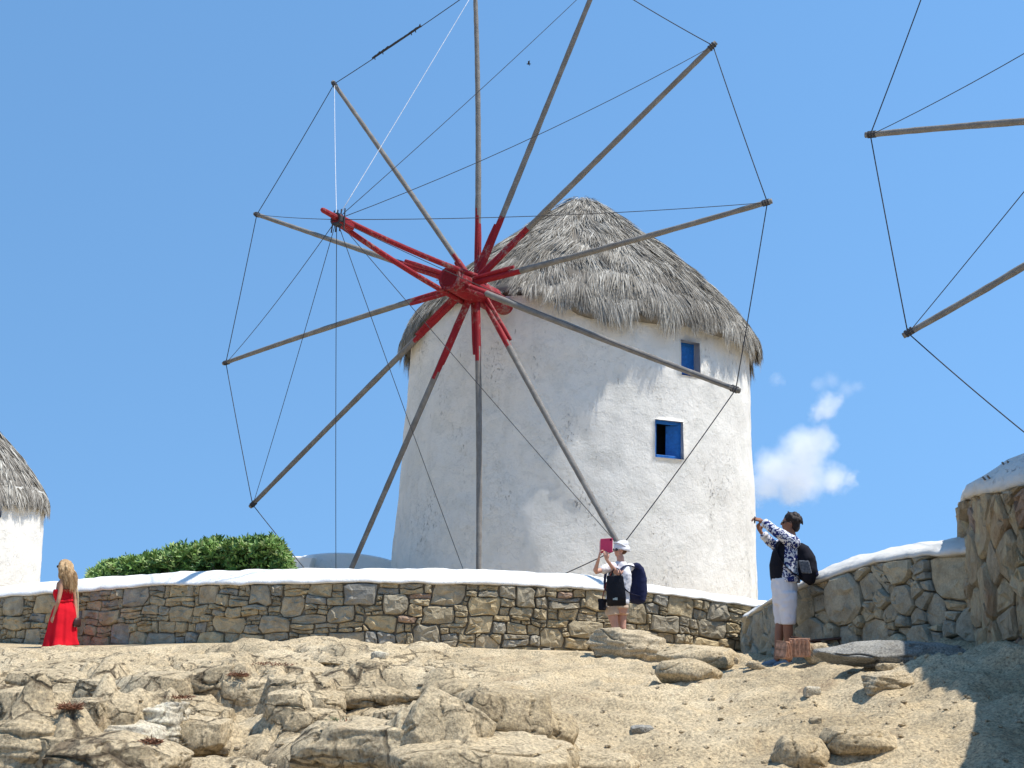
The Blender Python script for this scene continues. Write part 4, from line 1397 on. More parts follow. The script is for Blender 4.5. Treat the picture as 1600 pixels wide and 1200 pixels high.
def rock(px, y0, y1, w, seed, mat, name='rock', parent=None, sharp=0.6, deep=0.9, rot=None, sink=0.25, strata=0.0, tilt=0.0, push=0.0, amp=0.055, sub=4, at=None):
    """px centre, y0 top, y1 foot and w width as they read in the picture; it is set on the ground where the foot meets it"""
    hit = ground_hit(px, y1) if at is None else at
    Y = hit[1] + push
    Wm = w / 1800 * Y; Hm = (y1 - y0) / 1800 * Y
    sz = Hm * (0.5 + sink * .5) * 1.08
    sx = Wm * .54; sy = sx * deep
    base = np.array([hit[0], Y + sy * 0.55, hit[2]])
    c = base + np.array([0, 0, Hm - sz])
    v, f = rock_geo(c, sx, sy, sz, seed, sharp, sub, random.Random(seed).uniform(-.3, .3) if rot is None else rot, strata, tilt, amp)
    o = mesh(name, v, f, mat, parent, smooth=True)
    weld(o)
    return o
ORG[ground.name] = np.zeros(3)
# blocks of the bedrock that the picture lets one tell apart are pieces of the ground
for (px, y0, y1, w, sd, kind_, kw), h_ in zip(BED, BEDH):
    rock(px, y0, y1, w * 1.18, sd, (M_GROUND, M_ROCKW, M_ROCKG)[kind_], 'bedrock_block', ground, at=h_, **kw)
def loose(label, *a, cat='rock', group=None, **k):
    o = rock(*a, name='rock', **k); tag(o, label, cat, group); return o
loose('large two humped tan boulder in front of the person with the pink tablet', 985, 986, 1026, 122, 51, M_ROCK, sharp=.35, deep=.7, strata=.15, tilt=-.12)
loose('long wedge shaped brown stone lying on the bare ground near the shadow edge', 1390, 1050, 1076, 92, 52, M_ROCK, sharp=.75, deep=.5, strata=.15, tilt=.15)
loose('small pale block of stone lying alone on the sandy ground', 1270, 1072, 1086, 26, 53, M_ROCKW, sharp=.85, deep=.7)
loose('tan rounded rock leaning beside the broken terracotta brick', 1287, 1004, 1032, 56, 54, M_ROCK, sharp=.6)
loose('thin flat pale stone just in front of the grey slab by the wall', 1412, 1018, 1031, 86, 55, M_ROCKW, sharp=.6, deep=.6, strata=.2)
loose('small flat stone between the wedge shaped stone and the pale slab', 1391, 1036, 1046, 40, 56, M_ROCK, sharp=.7, deep=.6)
loose('small dark brown rock beside the low boulder left of the bricks', 1144, 1025, 1036, 26, 57, M_ROCK, sharp=.7)
loose('flat dark stone on the sandy ground below the person in white trousers', 1182, 1034, 1045, 30, 58, M_ROCK, sharp=.75, tilt=-.3)
loose('fist sized dark stone in the middle of the open sandy ground', 1276, 1120, 1131, 20, 59, M_ROCK, sharp=.7)
loose('white weathered stone lying on the bedrock just below the long wall', 592, 1018, 1028, 28, 60, M_ROCKW, sharp=.7)
loose('small tan stone at the foot of the cracked block in the hollow', 342, 1156, 1174, 36, 61, M_ROCK, sharp=.7)
loose('dark angular stone added as the shade of the shallow pit in the sand', 1004, 1133, 1146, 38, 62, M_ROCKG, sharp=.8, deep=.5)  # dark stone takes the place of a shaded hollow
# scattered pebbles
rg = np.random.default_rng(91)
pv, pf = [], []
ico_v, ico_f = ellip((0, 0, 0), np.eye(3), 6, 3)
ico_v = np.array(ico_v)
for i in range(1000):
    px = rg.uniform(-40, 1640); py = 1030 + 185 * rg.random() ** 0.7
    d = ray(px, py)
    Y = np.interp(py, [1015, 1030, 1060, 1100, 1150, 1200], [18, 16, 13.2, 11.2, 9.8, 8.3])
    x, y = d[0] / d[1] * Y + rg.normal() * .2, Y + rg.normal() * .4
    z = float(base_z(np.array(x), np.array(y)))
    r = 0.008 + 0.016 * rg.random() ** 3
    if rg.random() < 0.03: r *= 2
    q = ico_v * (1 + 0.25 * rg.normal(size=(len(ico_v), 1))) * np.array([1.3, 1.0, 0.7]) * r
    pv.append((q, x, y, r)); 
PX = np.array([a[1] for a in pv]); PY = np.array([a[2] for a in pv]); PZ_ = gz(PX, PY)
vv, ff = [], []
for (q, x, y, r), z in zip(pv, PZ_):
    b = len(vv)
    vv += (q + np.array([x, y, z + r * .3])).tolist()
    ff += [tuple(i + b for i in f) for f in ico_f]
o = mesh('gravel', vv, ff, M_ROCK, None, kind='stuff')
tag(o, 'small stones and grit strewn over the sandy bedrock', 'gravel')

# ------------------------------------------------------------------ weeds in the cracks
M_WEED = simple('dry_reddish_weed', (0.20, 0.095, 0.055), 0.9, 0.5, 30, 0)
M_WEEDG = simple('grey_green_weed', (0.13, 0.17, 0.09), 0.8, 0.4, 30, 0)
def weed(px, py, label, n=90, h=0.10, sp=0.10, seed=0, green=0):
    rg = np.random.default_rng(seed)
    hit = ground_hit(px, py); hit[2] = gz(hit[0], hit[1] + .02)
    t = thing('weed', hit, label, 'weed')
    for part, num, mt in (('dry_leaves', n, M_WEED), ('green_leaves', green, M_WEEDG)):
        if not num: continue
        V, F = [], []
        for i in range(num * 2):
            a = rg.uniform(0, 2 * math.pi); r = sp * .75 * rg.random() ** .6
            b = hit + np.array([math.cos(a) * r, math.sin(a) * r * .6 - .02, rg.uniform(-.01, .015)])
            d = nrm([math.cos(a) * .5 + rg.normal() * .7, math.sin(a) * .5 + rg.normal() * .7, rg.uniform(.05, .55)])
            l = .42 * h * rg.uniform(.3, 1.1) * (1.5 if part == 'green_leaves' else 1)
            s = nrm(np.cross(d, rg.normal(size=3))) * rg.uniform(.0012, .003)
            k = len(V)
            V += [b - s, b + s, b + d * l * .6 + s * 1.4, b + d * l * .6 - s * 1.4, b + d * l]
            F += [(k, k + 1, k + 2, k + 3), (k + 3, k + 2, k + 4)]
        mesh(part, V, F, mt, t, kind='stuff')
weed(529, 1136, 'small succulent weed, green above and reddish below, beside the split boulder', 150, .10, .10, 1, 90)
weed(112, 1112, 'tuft of dry reddish weed in the upright crack between blocks at far left', 120, .12, .09, 2)
weed(372, 1070, 'dry reddish weed in the notch right of the large sloped block', 100, .12, .10, 3)
weed(280, 1106, 'dry weed in the gap under the large sloped block', 90, .08, .14, 4)
weed(236, 1174, 'dark reddish dry weed in the deep crack beside the pale cracked block', 120, .10, .08, 5)
weed(430, 1040, 'flat patch of rust coloured dry weed near the top of the bedrock', 120, .05, .25, 6)
weed(340, 1112, 'small dry weed on the rubble right of the cracked block', 70, .07, .08, 7)

# ------------------------------------------------------------------ broken terracotta bricks and scrap by the wall
M_TERRA = simple('terracotta', (0.44, 0.25, 0.165), 0.9, 0.4, 25, 0.006)
def hollow_brick(px, y0, y1, w, label, yaw, tilt, seed, fr=1.0):
    hit = P(px, y1, 12.95)
    Y = hit[1]
    W2 = w / 1800 * Y / 2; H = (y1 - y0) / 1800 * Y
    A = Matrix.Rotation(yaw, 3, 'Z') @ Matrix.Rotation(tilt, 3, 'Y')
    X, Yv, Z = [np.array(A.col[i]) for i in range(3)]
    c = np.array([hit[0], Y + .08, P(px, y1, Y)[2] + H * .5])
    rg = random.Random(seed)
    t = thing('hollow_brick', c - Z * H * .5, label, 'brick')
    D = 0.085
    mb = MB()
    th = 0.011
    for k in (-1, 0, 1):                              # horizontal webs
        mb.add(obox(c + Z * k * (H * .5 - th), [X * W2, Yv * D, Z * th], .002))
    nweb = 4
    for k in range(nweb):
        x = -W2 + th + (2 * W2 - 2 * th) * k / (nweb - 1)
        hh = H * .5 * (1 if k in (0, 1) else fr)
        mb.add(obox(c + X * x - Z * (H * .5 - hh), [X * th, Yv * D * .985, Z * (hh - .001)], .002))
    body = mb.build('body', M_TERRA, t)
    gr = MB()
    for k in range(5):                                # keyed grooves on the long face
        x = -W2 * .8 + 1.6 * W2 * k / 4
        gr.add(obox(c + X * x - Yv * (D + .008), [X * W2 * .10, Yv * .010, Z * H * (.40 + .05 * rg.random())], .003))
    gr.add(obox(c - Yv * (D - .004), [X * W2 * .98, Yv * .006, Z * H * .48]))
    gr.build('ribbed_face', M_TERRA, t, kind='stuff')
    return t
hollow_brick(1253, 999, 1027, 31, 'broken orange terracotta hollow brick with ribbed face at the foot of the wall', R(-16), R(-3), 1, .8)
hollow_brick(1228, 1004, 1030, 15, 'smaller broken terracotta brick standing on end beside the ribbed one', R(25), R(8), 2, .7)
sc = P(1278, 1000, 13.35)
mb = MB()
mb.add(obox(sc, [np.array([.30, -.03, .035]), np.array([.01, .05, 0]), np.array([-.003, 0, .012])], .004))
mb.add(obox(sc + np.array([.05, .04, -.03]), [np.array([.34, .02, -.05]), np.array([-.01, .03, 0]), np.array([.003, 0, .014])], .004))
mb.add(obox(sc + np.array([.30, .02, -.05]), [np.array([.12, -.01, -.06]), np.array([0, .04, 0]), np.array([.01, 0, .016])], .004))
o = mb.build('scrap_metal', M_IRON, None)
tag(o, 'bent strip of dark rusty scrap metal lying behind the broken bricks', 'scrap metal')

# ------------------------------------------------------------------ bird
bp = P(826, 100, 60)
bird = thing('bird', bp, 'tiny dark bird gliding high in the blue sky between the spokes', 'bird')
M_BIRD = simple('dark_feathers', (0.03, 0.03, 0.032), 0.9, bump=0)
mesh('body', *limb([bp + np.array([-.09, 0, 0]), bp, bp + np.array([.11, 0, .01])], [.025, .04, .02], 8), M_BIRD, bird, smooth=True)
for s in (-1, 1):
    w0 = bp + np.array([0, s * .03, .01])
    V = [w0 + np.array([-.05, 0, 0]), w0 + np.array([.06, 0, 0]), w0 + np.array([.05, s * .14, .07]), w0 + np.array([-.04, s * .14, .075]), w0 + np.array([.07, s * .30, .03])]
    V2 = [v + np.array([0, 0, .008]) for v in V]
    mesh('wing', V + V2, [(0, 1, 2, 3), (3, 2, 4), (5, 8, 7, 6), (8, 9, 7), (0, 5, 6, 1), (1, 6, 7, 2), (2, 7, 9, 4), (4, 9, 8, 3), (3, 8, 5, 0)], M_BIRD, bird)
# ------------------------------------------------------------------ people
def skin(name, c):
    M = Mat(name, 0.6, 0.3)
    M.col(M.ramp(M.noise(9, 4), [(0.3, tuple(x * .9 for x in c)), (0.7, tuple(min(1, x * 1.08) for x in c))]))
    M.b.inputs['Subsurface Weight'].default_value = 0.06
    M.b.inputs['Subsurface Radius'].default_value = (0.012, 0.004, 0.002)
    return M.m
M_SKIN_TAN, M_SKIN_PINK, M_SKIN_BROWN = skin('tanned_skin', (0.43, 0.235, 0.15)), skin('fair_skin', (0.56, 0.31, 0.23)), skin('deep_tan_skin', (0.27, 0.125, 0.075))
def cloth(name, c, sheen=0.0, bump=0.006, scale=22):
    M = Mat(name, 0.9, 0.15)
    M.col(M.ramp(M.noise(6, 4), [(0.3, tuple(x * .92 for x in c)), (0.7, tuple(min(1, x * 1.05) for x in c))]))
    M.bump(M.noise(scale, 4, dist=0.5), bump)
    return M.m
M_REDDRESS = cloth('red_cloth', (0.62, 0.010, 0.022)); M_WHITE = cloth('white_cloth', (0.72, 0.70, 0.72)); M_BEIGE = cloth('beige_cloth', (0.58, 0.44, 0.33))
M_TROUSER = cloth('white_trouser_cloth', (0.70, 0.69, 0.73)); M_NAVY = cloth('navy_nylon', (0.018, 0.022, 0.06), bump=0.004); M_BLACK = cloth('black_cloth', (0.012, 0.012, 0.018), bump=0.004)
M_TOTE = Mat('black_tote_vinyl', 0.5, 0.2); M_TOTE.col((0.006, 0.006, 0.010)); M_TOTE.bump(M_TOTE.noise(14, 4, dist=.6), .012); M_TOTE = M_TOTE.m
M_PINK = simple('pink_tablet_case', (0.62, 0.055, 0.13), 0.5, 0.08, 8, 0)
M_PALEPINK = simple('pale_pink_cover', (0.78, 0.52, 0.50), 0.6, 0.08, 8, 0)
M_LENS = simple('dark_lens', (0.02, 0.016, 0.016), 0.2, 0.1, 8, 0, 0.5)
M_SHOE = simple('blue_grey_shoe', (0.17, 0.22, 0.27), 0.8, 0.2, 20, 0.003)
M_HAIRD = simple('dark_brown_hair', (0.018, 0.011, 0.010), 0.6, 0.5, 40, 0.006, 0.3)
M_CHAIN = simple('gold_chain', (0.62, 0.52, 0.32), 0.4, 0.1, 20, 0, 0.5)
M_LEATHER = simple('dark_brown_leather', (0.045, 0.016, 0.014), 0.5, 0.2, 20, 0.003, 0.4)
Mb = Mat('blonde_hair', 0.55, 0.35)
Mb.col(Mb.ramp(Mb.noise(14, 5, .65, stretch=(2.2, 2.2, .35)), [(.3, (.20, .115, .05)), (.5, (.46, .29, .14)), (.7, (.72, .53, .31))]))
Mb.bump(Mb.noise(26, 4, stretch=(2.4, 2.4, .22)), .02); M_BLOND = Mb.m
Mp = Mat('blue_white_print', 0.9, 0.15)
_v = Mp.noise(24, 2, .5, dist=1.2)
Mp.col(Mp.mix(Mp.math('GREATER_THAN', _v, .485), (0.022, 0.030, 0.13), (0.66, 0.67, 0.72)))
Mp.bump(Mp.noise(16, 4, dist=.5), .006); M_PRINT = Mp.m

def head(mb, c, fwd, up=(0, 0, 1), h=0.225):
    """skull, jaw, brow, nose, lips, chin and ears as one set of overlapping solids"""
    c = np.asarray(c, float); up = nrm(up); fwd = nrm(np.asarray(fwd, float) - up * (np.dot(fwd, up)))
    rt = np.cross(fwd, up); k = h / 0.225
    A = lambda f, r, u: c + (fwd * f + rt * r + up * u) * k
    E_ = lambda p, a, b, d: mb.add(ellip(p, [rt * a * k, fwd * b * k, up * d * k]))
    E_(A(-.012, 0, .028), .074, .094, .085)
    E_(A(.026, 0, -.035), .056, .062, .075)
    E_(A(.046, 0, -.082), .030, .030, .024)           # chin
    E_(A(.076, 0, .022), .048, .014, .014)             # brow
    mb.add(limb([A(.086, 0, .012), A(.104, 0, -.020)], [.008 * k, .013 * k], 8))   # nose
    E_(A(.086, 0, -.050), .022, .010, .009)            # lips
    for s in (-1, 1):
        E_(A(.0, s * .074, -.012), .009, .017, .028)   # ears
        E_(A(.052, s * .044, -.018), .020, .022, .022)  # cheeks
    return A
def hand(mb, wrist, d, nrmv, curl=0.5, k=1.0, thumb=1):
    """palm, four unequal bent fingers and a thumb from the side of the palm"""
    d = nrm(d); nv = nrm(np.asarray(nrmv, float) - d * np.dot(nrmv, d)); sd = np.cross(d, nv)
    w = np.asarray(wrist, float)
    mb.add(loft([w - d * .01, w + d * .02 * k, w + d * .055 * k, w + d * .088 * k, w + d * .094 * k],
                [(.022 * k, .016 * k), (.030 * k, .016 * k), (.038 * k, .015 * k), (.038 * k, .013 * k), (.030 * k, .008 * k)], side=sd, n=12))
    for i, (o, l) in enumerate(((-.028, .062), (-.0095, .072), (.0095, .068), (.027, .052))):
        p = w + (d * .088 + sd * o) * k
        a = curl
        pts = [p - d * .01 * k]
        dd = d
        for s_, fr in ((0, .45), (1, .32), (2, .23)):
            dd = nrm(d * math.cos(a * (s_ + .6)) + nv * math.sin(a * (s_ + .6)) + sd * o * 1.5)
            p = p + dd * l * fr * k; pts.append(p)
        mb.add(limb(pts, [.0092 * k, .0090 * k, .0083 * k, .0072 * k], 7))
    b = w + (d * .03 + sd * thumb * -.030) * k
    mb.add(limb([b, b + (d * .024 - sd * thumb * .022 + nv * .012) * k, b + (d * .052 - sd * thumb * .018 + nv * .028) * k], [.013 * k, .011 * k, .0085 * k], 7))
def arm(mb, sh, el, wr, r=(.046, .040, .034, .036, .026, .021)):
    sh, el, wr = (np.asarray(q, float) for q in (sh, el, wr))
    mb.add(limb([sh, sh + (el - sh) * .5, el - (el - sh) * .06, el + (wr - el) * .12, el + (wr - el) * .6, wr], r, 12))
def leg(mb, hip, kn, an, k=1.0):
    hip, kn, an = (np.asarray(q, float) for q in (hip, kn, an))
    mb.add(limb([hip, hip + (kn - hip) * .35, hip + (kn - hip) * .8, kn, kn + (an - kn) * .28, kn + (an - kn) * .7, an],
                [.082 * k, .078 * k, .057 * k, .052 * k, .055 * k, .038 * k, .034 * k], 12))
def foot(mb, an, d, k=1.0):
    an = np.asarray(an, float); d = nrm(d)
    mb.add(limb([an - d * .045 * k + np.array([0, 0, -.035]), an + d * .03 * k + np.array([0, 0, -.025]), an + d * .12 * k + np.array([0, 0, -.045]), an + d * .17 * k + np.array([0, 0, -.052])],
                [.034 * k, .040 * k, .034 * k, .024 * k], 10))
def strap(pts, wdt, thk, side, n=8):
    return loft(pts, [(wdt, thk)] * len(pts), side=side, n=n)
def smooth_path(pts, n=5):
    pts = np.array(pts, float)
    out = []
    for i in range(len(pts) - 1):
        p0, p1, p2, p3 = pts[max(i - 1, 0)], pts[i], pts[i + 1], pts[min(i + 2, len(pts) - 1)]
        for t in np.linspace(0, 1, n, endpoint=False):
            out.append(0.5 * ((2 * p1) + (-p0 + p2) * t + (2 * p0 - 5 * p1 + 4 * p2 - p3) * t * t + (-p0 + 3 * p1 - 3 * p2 + p3) * t ** 3))
    out.append(pts[-1]); return out
def glasses(parent, A, fwd, rt, up, sz=1.0):
    mb = MB()
    for s in (-1, 1):
        mb.add(ellip(A(.086, s * .034, .002), [rt * .029 * sz, fwd * .010, up * .023 * sz], 12, 6))
        mb.add(limb([A(.080, s * .062, .008), A(.02, s * .078, .008), A(-.005, s * .078, -.002)], [.005, .004, .004], 6))
    mb.add(limb([A(.098, -.012, .008), A(.098, .012, .008)], [.004, .004], 6))
    return mb.build('sunglasses', M_LENS, parent, smooth=True, kind=None)

# ---- person in the long red dress
YA = 20.1
q = lambda px, py, dy=0.0: P(px, py, YA + dy)
footA = q(98, 1013); gA = float(gz(footA[0], footA[1]))
pa = thing('person', (footA[0], footA[1], gA), 'person in a long strapless red dress with wavy blonde hair, walking along the wall', 'person')
fa = nrm([-.86, .50, 0]); ra = np.cross(fa, [0, 0, 1.0])         # facing, its right hand
mb = MB()
shn, shf = q(97.5, 908, -.13), q(111, 907, .16)
mb.add(loft([q(101, 968), q(100.5, 955), q(101, 940), q(100, 924), q(102, 912), q(103, 905), q(103, 901)],
            [(.16, .11), (.17, .12), (.125, .095), (.155, .105), (.165, .085), (.10, .06), (.055, .05)], side=ra, n=16))
mb.add(limb([q(103, 907), q(100.5, 893)], [.052, .046], 12))
mb.add(ellip(q(94, 926, .02) , [ra * .12, fa * .06, np.array([0, 0, .055])]))
headA = q(99, 885.5)
fhA = nrm([-.97, .22, -.02])
AA = head(mb, headA, fhA, (0, 0, 1), .225)
arm(mb, shn, q(91.5, 938, -.22), q(83.5, 963, -.18), (.045, .040, .034, .034, .026, .021))
hand(mb, q(83.5, 963, -.18), q(80, 973, -.18) - q(83.5, 963, -.18), [.5, .8, .1], .7, .95)
arm(mb, shf, q(117, 938, .22), q(119, 958, .16), (.045, .040, .034, .034, .026, .021))
hand(mb, q(119, 958, .16), q(118, 968, .12) - q(119, 958, .16), [-.5, -.6, .1], .8, .95, -1)
for s, px in ((-1, 92), (1, 104)):
    leg(mb, q(101 + s * 4, 962, -s * .04), q(98 + s * 4, 988, -s * .03), (q(px, 1008)[0], YA - s * .04, gA + .09), .85)
    foot(mb, (q(px, 1008)[0], YA - s * .04, gA + .085), fa, .95)
bodyA = remesh(mb, 'body', M_SKIN_TAN, pa, .0085, 4)
def foldA(t, a):
    k = max(0, t - .15)
    return 1 + k * (.10 * math.sin(5 * a + 2.0 * t) + .09 * math.sin(9 * a + 1.3 + 3 * t) + .04 * math.sin(17 * a)) + .012 * math.sin(40 * t + 3 * a)
rows = smooth_path([q(99.5, 921.5), q(99, 927), q(100, 934), q(101, 941), q(100.5, 950), q(99.5, 962), q(98, 980), q(96.5, 998), np.array([q(96, 1012)[0], YA, gA + .012])], 4)
rads = smooth_path([(.178, .125, 0), (.186, .132, 0), (.165, .12, 0), (.148, .115, 0), (.185, .155, 0), (.21, .185, 0), (.235, .205, 0), (.262, .225, 0), (.30, .25, 0)], 4)
dr = MB().add(loft(rows, [(r_[0], r_[1]) for r_ in rads], side=ra, n=72, fold=foldA))
dress = dr.build('dress', M_REDDRESS, pa, smooth=True)
bd = MB().add(loft([q(99.5, 921), q(99.5, 924.5)], [(.182, .129), (.186, .132)], side=ra, n=40))
bd.add(loft([q(100.8, 938), q(101, 942)], [(.156, .122), (.156, .122)], side=ra, n=40))
bd.build('dress_band', M_REDDRESS, dress, smooth=True)
# hair: fused locks
hb = MB()
rgA = np.random.default_rng(4)
hb.add(ellip(AA(-.020, 0, .036), [np.cross(fhA, [0, 0, 1.0]) * .088, fhA * .104, np.array([0, 0, .096])]))
for i in range(34):
    a = rgA.uniform(-1.9, 1.9)
    bdir = -fhA * math.cos(a) + np.cross(fhA, [0, 0, 1.0]) * math.sin(a)
    s0 = AA(-.02, 0, .03) + bdir * .075 + np.array([0, 0, rgA.uniform(-.03, .05)])
    ln = rgA.uniform(.30, .46) * (1 - .25 * abs(a) / 1.9)
    wv = rgA.uniform(0, 6.28)
    back = np.array([.26, -.06, 0])
    pts = [s0 + np.array([0, 0, -ln * t]) + bdir * (.035 * math.sin(t * 3)) + back * (t ** 1.2) * .55 * (.6 + .4 * math.cos(a)) + ra * .022 * math.sin(wv + t * 9) + fa * .016 * math.cos(wv + 8 * t) for t in np.linspace(0, 1, 9)]
    hb.add(limb(pts, [.030, .034, .034, .032, .030, .027, .023, .017, .008], 7))
remesh(hb, 'hair', M_BLOND, pa, .008, 1, lambda p: .006 * perlin(p * np.array([60, 60, 7])))
fl = MB()
for i in range(320):
    a = rgA.uniform(-1.7, 1.7)
    bdir = -fhA * math.cos(a) + np.cross(fhA, [0, 0, 1.0]) * math.sin(a)
    s0 = AA(-.02, 0, .02) + bdir * .10
    ln = rgA.uniform(.28, .48); wv = rgA.uniform(0, 6.28)
    pts = [s0 + np.array([0, 0, -ln * t]) + bdir * .05 * math.sin(t * 3) + np.array([.15, -.03, 0]) * t ** 1.2 + ra * .022 * math.sin(.6 * wv + 2.2 * a + t * 9) for t in np.linspace(0, 1, 8)]
    fl.add(loft(pts, [.0013] * 6 + [.0011, .0006], n=4))
fl.build('loose_hair', M_BLOND, pa, kind='stuff')
glasses(pa, AA, fhA, np.cross(fhA, [0, 0, 1.0]), np.array([0, 0, 1.0]))
# her bag
bgA = q(120.5, 972, -.02)
hb_ = thing('handbag', bgA, 'small dark brown handbag on a long pale chain hanging behind the red dress', 'handbag')
hx = nrm([.5, .86, 0]); hy = np.cross([0, 0, 1.0], hx)
hm = MB().add(loft([bgA + np.array([0, 0, z]) for z in (-.085, -.075, -.03, .03, .06, .07)], [(.05, .02), (.075, .034), (.08, .038), (.07, .034), (.055, .026), (.03, .01)], side=hx, n=16))
hm.build('pouch', M_LEATHER, hb_, smooth=True)
cpts = smooth_path([q(118, 905, .14), q(121.5, 925, .04), q(121.8, 950, .0), bgA + np.array([.005, 0, .07])], 6)
mesh('chain', *loft(cpts, [.008] * len(cpts), n=6), M_CHAIN, hb_)

# ---- person with the pink tablet
YB = 17.9
q = lambda px, py, dy=0.0: P(px, py, YB + dy)
fx = q(972, 1012); gB = float(gz(fx[0], YB))
pb = thing('person', (fx[0], YB, gB), 'person in white hat, white shirt and beige shorts raising a pink tablet in both hands', 'person')
fb = nrm([-.70, -.71, 0]); rb = np.cross(fb, [0, 0, 1.0])
mb = MB()
mb.add(loft([q(964, 958), q(965, 948), q(966, 932), q(967, 912), q(968.5, 895), q(970, 883), q(970.5, 878)],
            [(.155, .115), (.175, .125), (.165, .12), (.18, .125), (.19, .11), (.12, .07), (.06, .055)], side=rb, n=16))
mb.add(limb([q(970.5, 884), q(969, 870)], [.062, .056], 12))
headB = q(968.5, 859.5)
fhB = nrm([-.90, -.42, .05])
AB = head(mb, headB, fhB, (0, 0, 1), .225)
shR, shL = q(956.5, 885.5, -.10), q(984, 886.5, .10)
tabc = q(947.5, 852.5, -.42)
wrR, wrL = q(935.5, 872.5, -.42), q(948.5, 875, -.42)
arm(mb, shR, q(929.5, 894, -.30), wrR, (.046, .042, .038, .037, .028, .023))
hand(mb, wrR, q(938.5, 858, -.44) - wrR, [.6, -.1, .3], .55, 1.0, -1)
arm(mb, shL, q(964, 896, -.24), wrL, (.050, .046, .041, .039, .029, .024))
hand(mb, wrL, q(944.5, 858, -.48) - wrL, [-.2, .95, .1], .65, 1.0, 1)
for s, hx_, kx, ax_ in ((-1, 956, 961.5, 967), (1, 970.5, 973, 979)):
    an = (q(ax_, 1008)[0], YB + s * .06, gB + .085)
    leg(mb, q(hx_, 955, s * .06), q(kx, 981, s * .05 - .03), an, 1.0)
    foot(mb, an, nrm([-.7, -.6, 0]))
remesh(mb, 'body', M_SKIN_PINK, pb, .0085, 4)
# shirt
mb = MB()
mb.add(loft([q(964.5, 942), q(965, 937), q(966, 926), q(967, 912), q(968.5, 896), q(970, 885), q(970.5, 877.5)],
            [(.198, .148), (.200, .150), (.192, .145), (.205, .150), (.210, .132), (.150, .095), (.078, .068)], side=rb, n=18))
for sh, el in ((shR, q(929.5, 894, -.30)), (shL, q(964, 896, -.24))):
    mb.add(limb([sh + (np.asarray(sh) - el) * .05, sh + (el - sh) * .30, sh + (el - sh) * .52], [.066, .067, .066], 12))
def wr(p): return .008 * perlin(p * np.array([9, 9, 14]) + 3) + .006 * np.abs(perlin(p * 20))
sh_o = remesh(mb, 'shirt', M_WHITE, pb, .010, 3, wr)
pc = q(955.5, 896, -.145)
pr_ = MB().add(ellip(pc, [rb * .055, fb * .012, np.array([0, 0, .055])], 14, 6))
pr_.build('shirt_print', simple('grey_print', (.12, .15, .17), .9, .8, 40, 0), sh_o, smooth=True)
mb = MB()
mb.add(loft([q(964.5, 950), q(964.5, 944), q(965, 936)], [(.196, .15), (.190, .142), (.178, .132)], side=rb, n=18))
for s, hx_, kx in ((-1, 956, 960.0), (1, 970.5, 972.5)):
    h_, k_ = q(hx_, 947, s * .06), q(kx, 981, s * .05 - .03)
    mb.add(loft([h_, h_ + (k_ - h_) * .20, h_ + (k_ - h_) * .42], [.118, .114, .112], n=14))
remesh(mb, 'shorts', M_BEIGE, pb, .010, 3, lambda p: .006 * perlin(p * 16))
# hat
mb = MB()
tb = nrm([.42, .20, 1]); hb0 = AB(-.026, 0, .074)
mb.add(ellip(hb0 + tb * .012, [rb * .100, fb * .112, tb * .082]))
hrt = nrm(np.cross(fhB, tb)); hfw = np.cross(tb, hrt)
mb.add(loft([hb0 - tb * .006, hb0 - tb * .020, hb0 - tb * .058 - hfw * .040, hb0 - tb * .066 - hfw * .042], [(.100, .112), (.106, .120), (.122, .134), (.116, .127)], side=hrt, n=28))
hat = remesh(mb, 'hat', M_WHITE, pb, .008, 3)
hbn = MB().add(loft([hb0 - tb * .004, hb0 - tb * .024], [(.110, .123), (.112, .126)], side=hrt, n=28))
hbn.build('hat_band', cloth('pale_band', (.62, .60, .62)), hat, smooth=True)
glasses(pb, AB, fhB, np.cross(fhB, [0, 0, 1.0]), np.array([0, 0, 1.0]), 1.15)
hairb = MB().add(ellip(AB(-.045, 0, -.012), [rb * .078, fb * .055, np.array([0, 0, .055])]))
hairb.build('hair', simple('brown_hair', (.12, .055, .03), .7, .4, 40, .004), pb, smooth=True)
# tablet
tn = nrm([-.55, -.80, .10]); tx = nrm(np.cross(tn, [0, 0, 1.0])); ty = np.cross(tx, tn)
ang_ = R(-3)
tx, ty = tx * math.cos(ang_) + ty * math.sin(ang_), ty * math.cos(ang_) - tx * math.sin(ang_)
tab = thing('tablet', tabc, 'tablet in bright pink case held up before the face under the white hat', 'tablet')
body_ = mesh('case', *obox(tabc, [tx * .105, ty * .108, tn * .006], .004), M_PINK, tab)
mesh('camera_bump', *obox(tabc + tn * .008 - tx * .078 + ty * .082, [tx * .013, ty * .013, tn * .004], .002), M_BLACK, body_)
mesh('screen', *obox(tabc - tn * .0075, [tx * .095, ty * .098, tn * .0015]), M_GLASS, tab)
fc = tabc + tx * .105 - tn * .05
mesh('cover_flap', *obox(fc + tx * .035, [nrm(tx * .6 - tn * .8) * .055, ty * .088, nrm(tn * .6 + tx * .8) * .003], .0015), M_PALEPINK, tab)
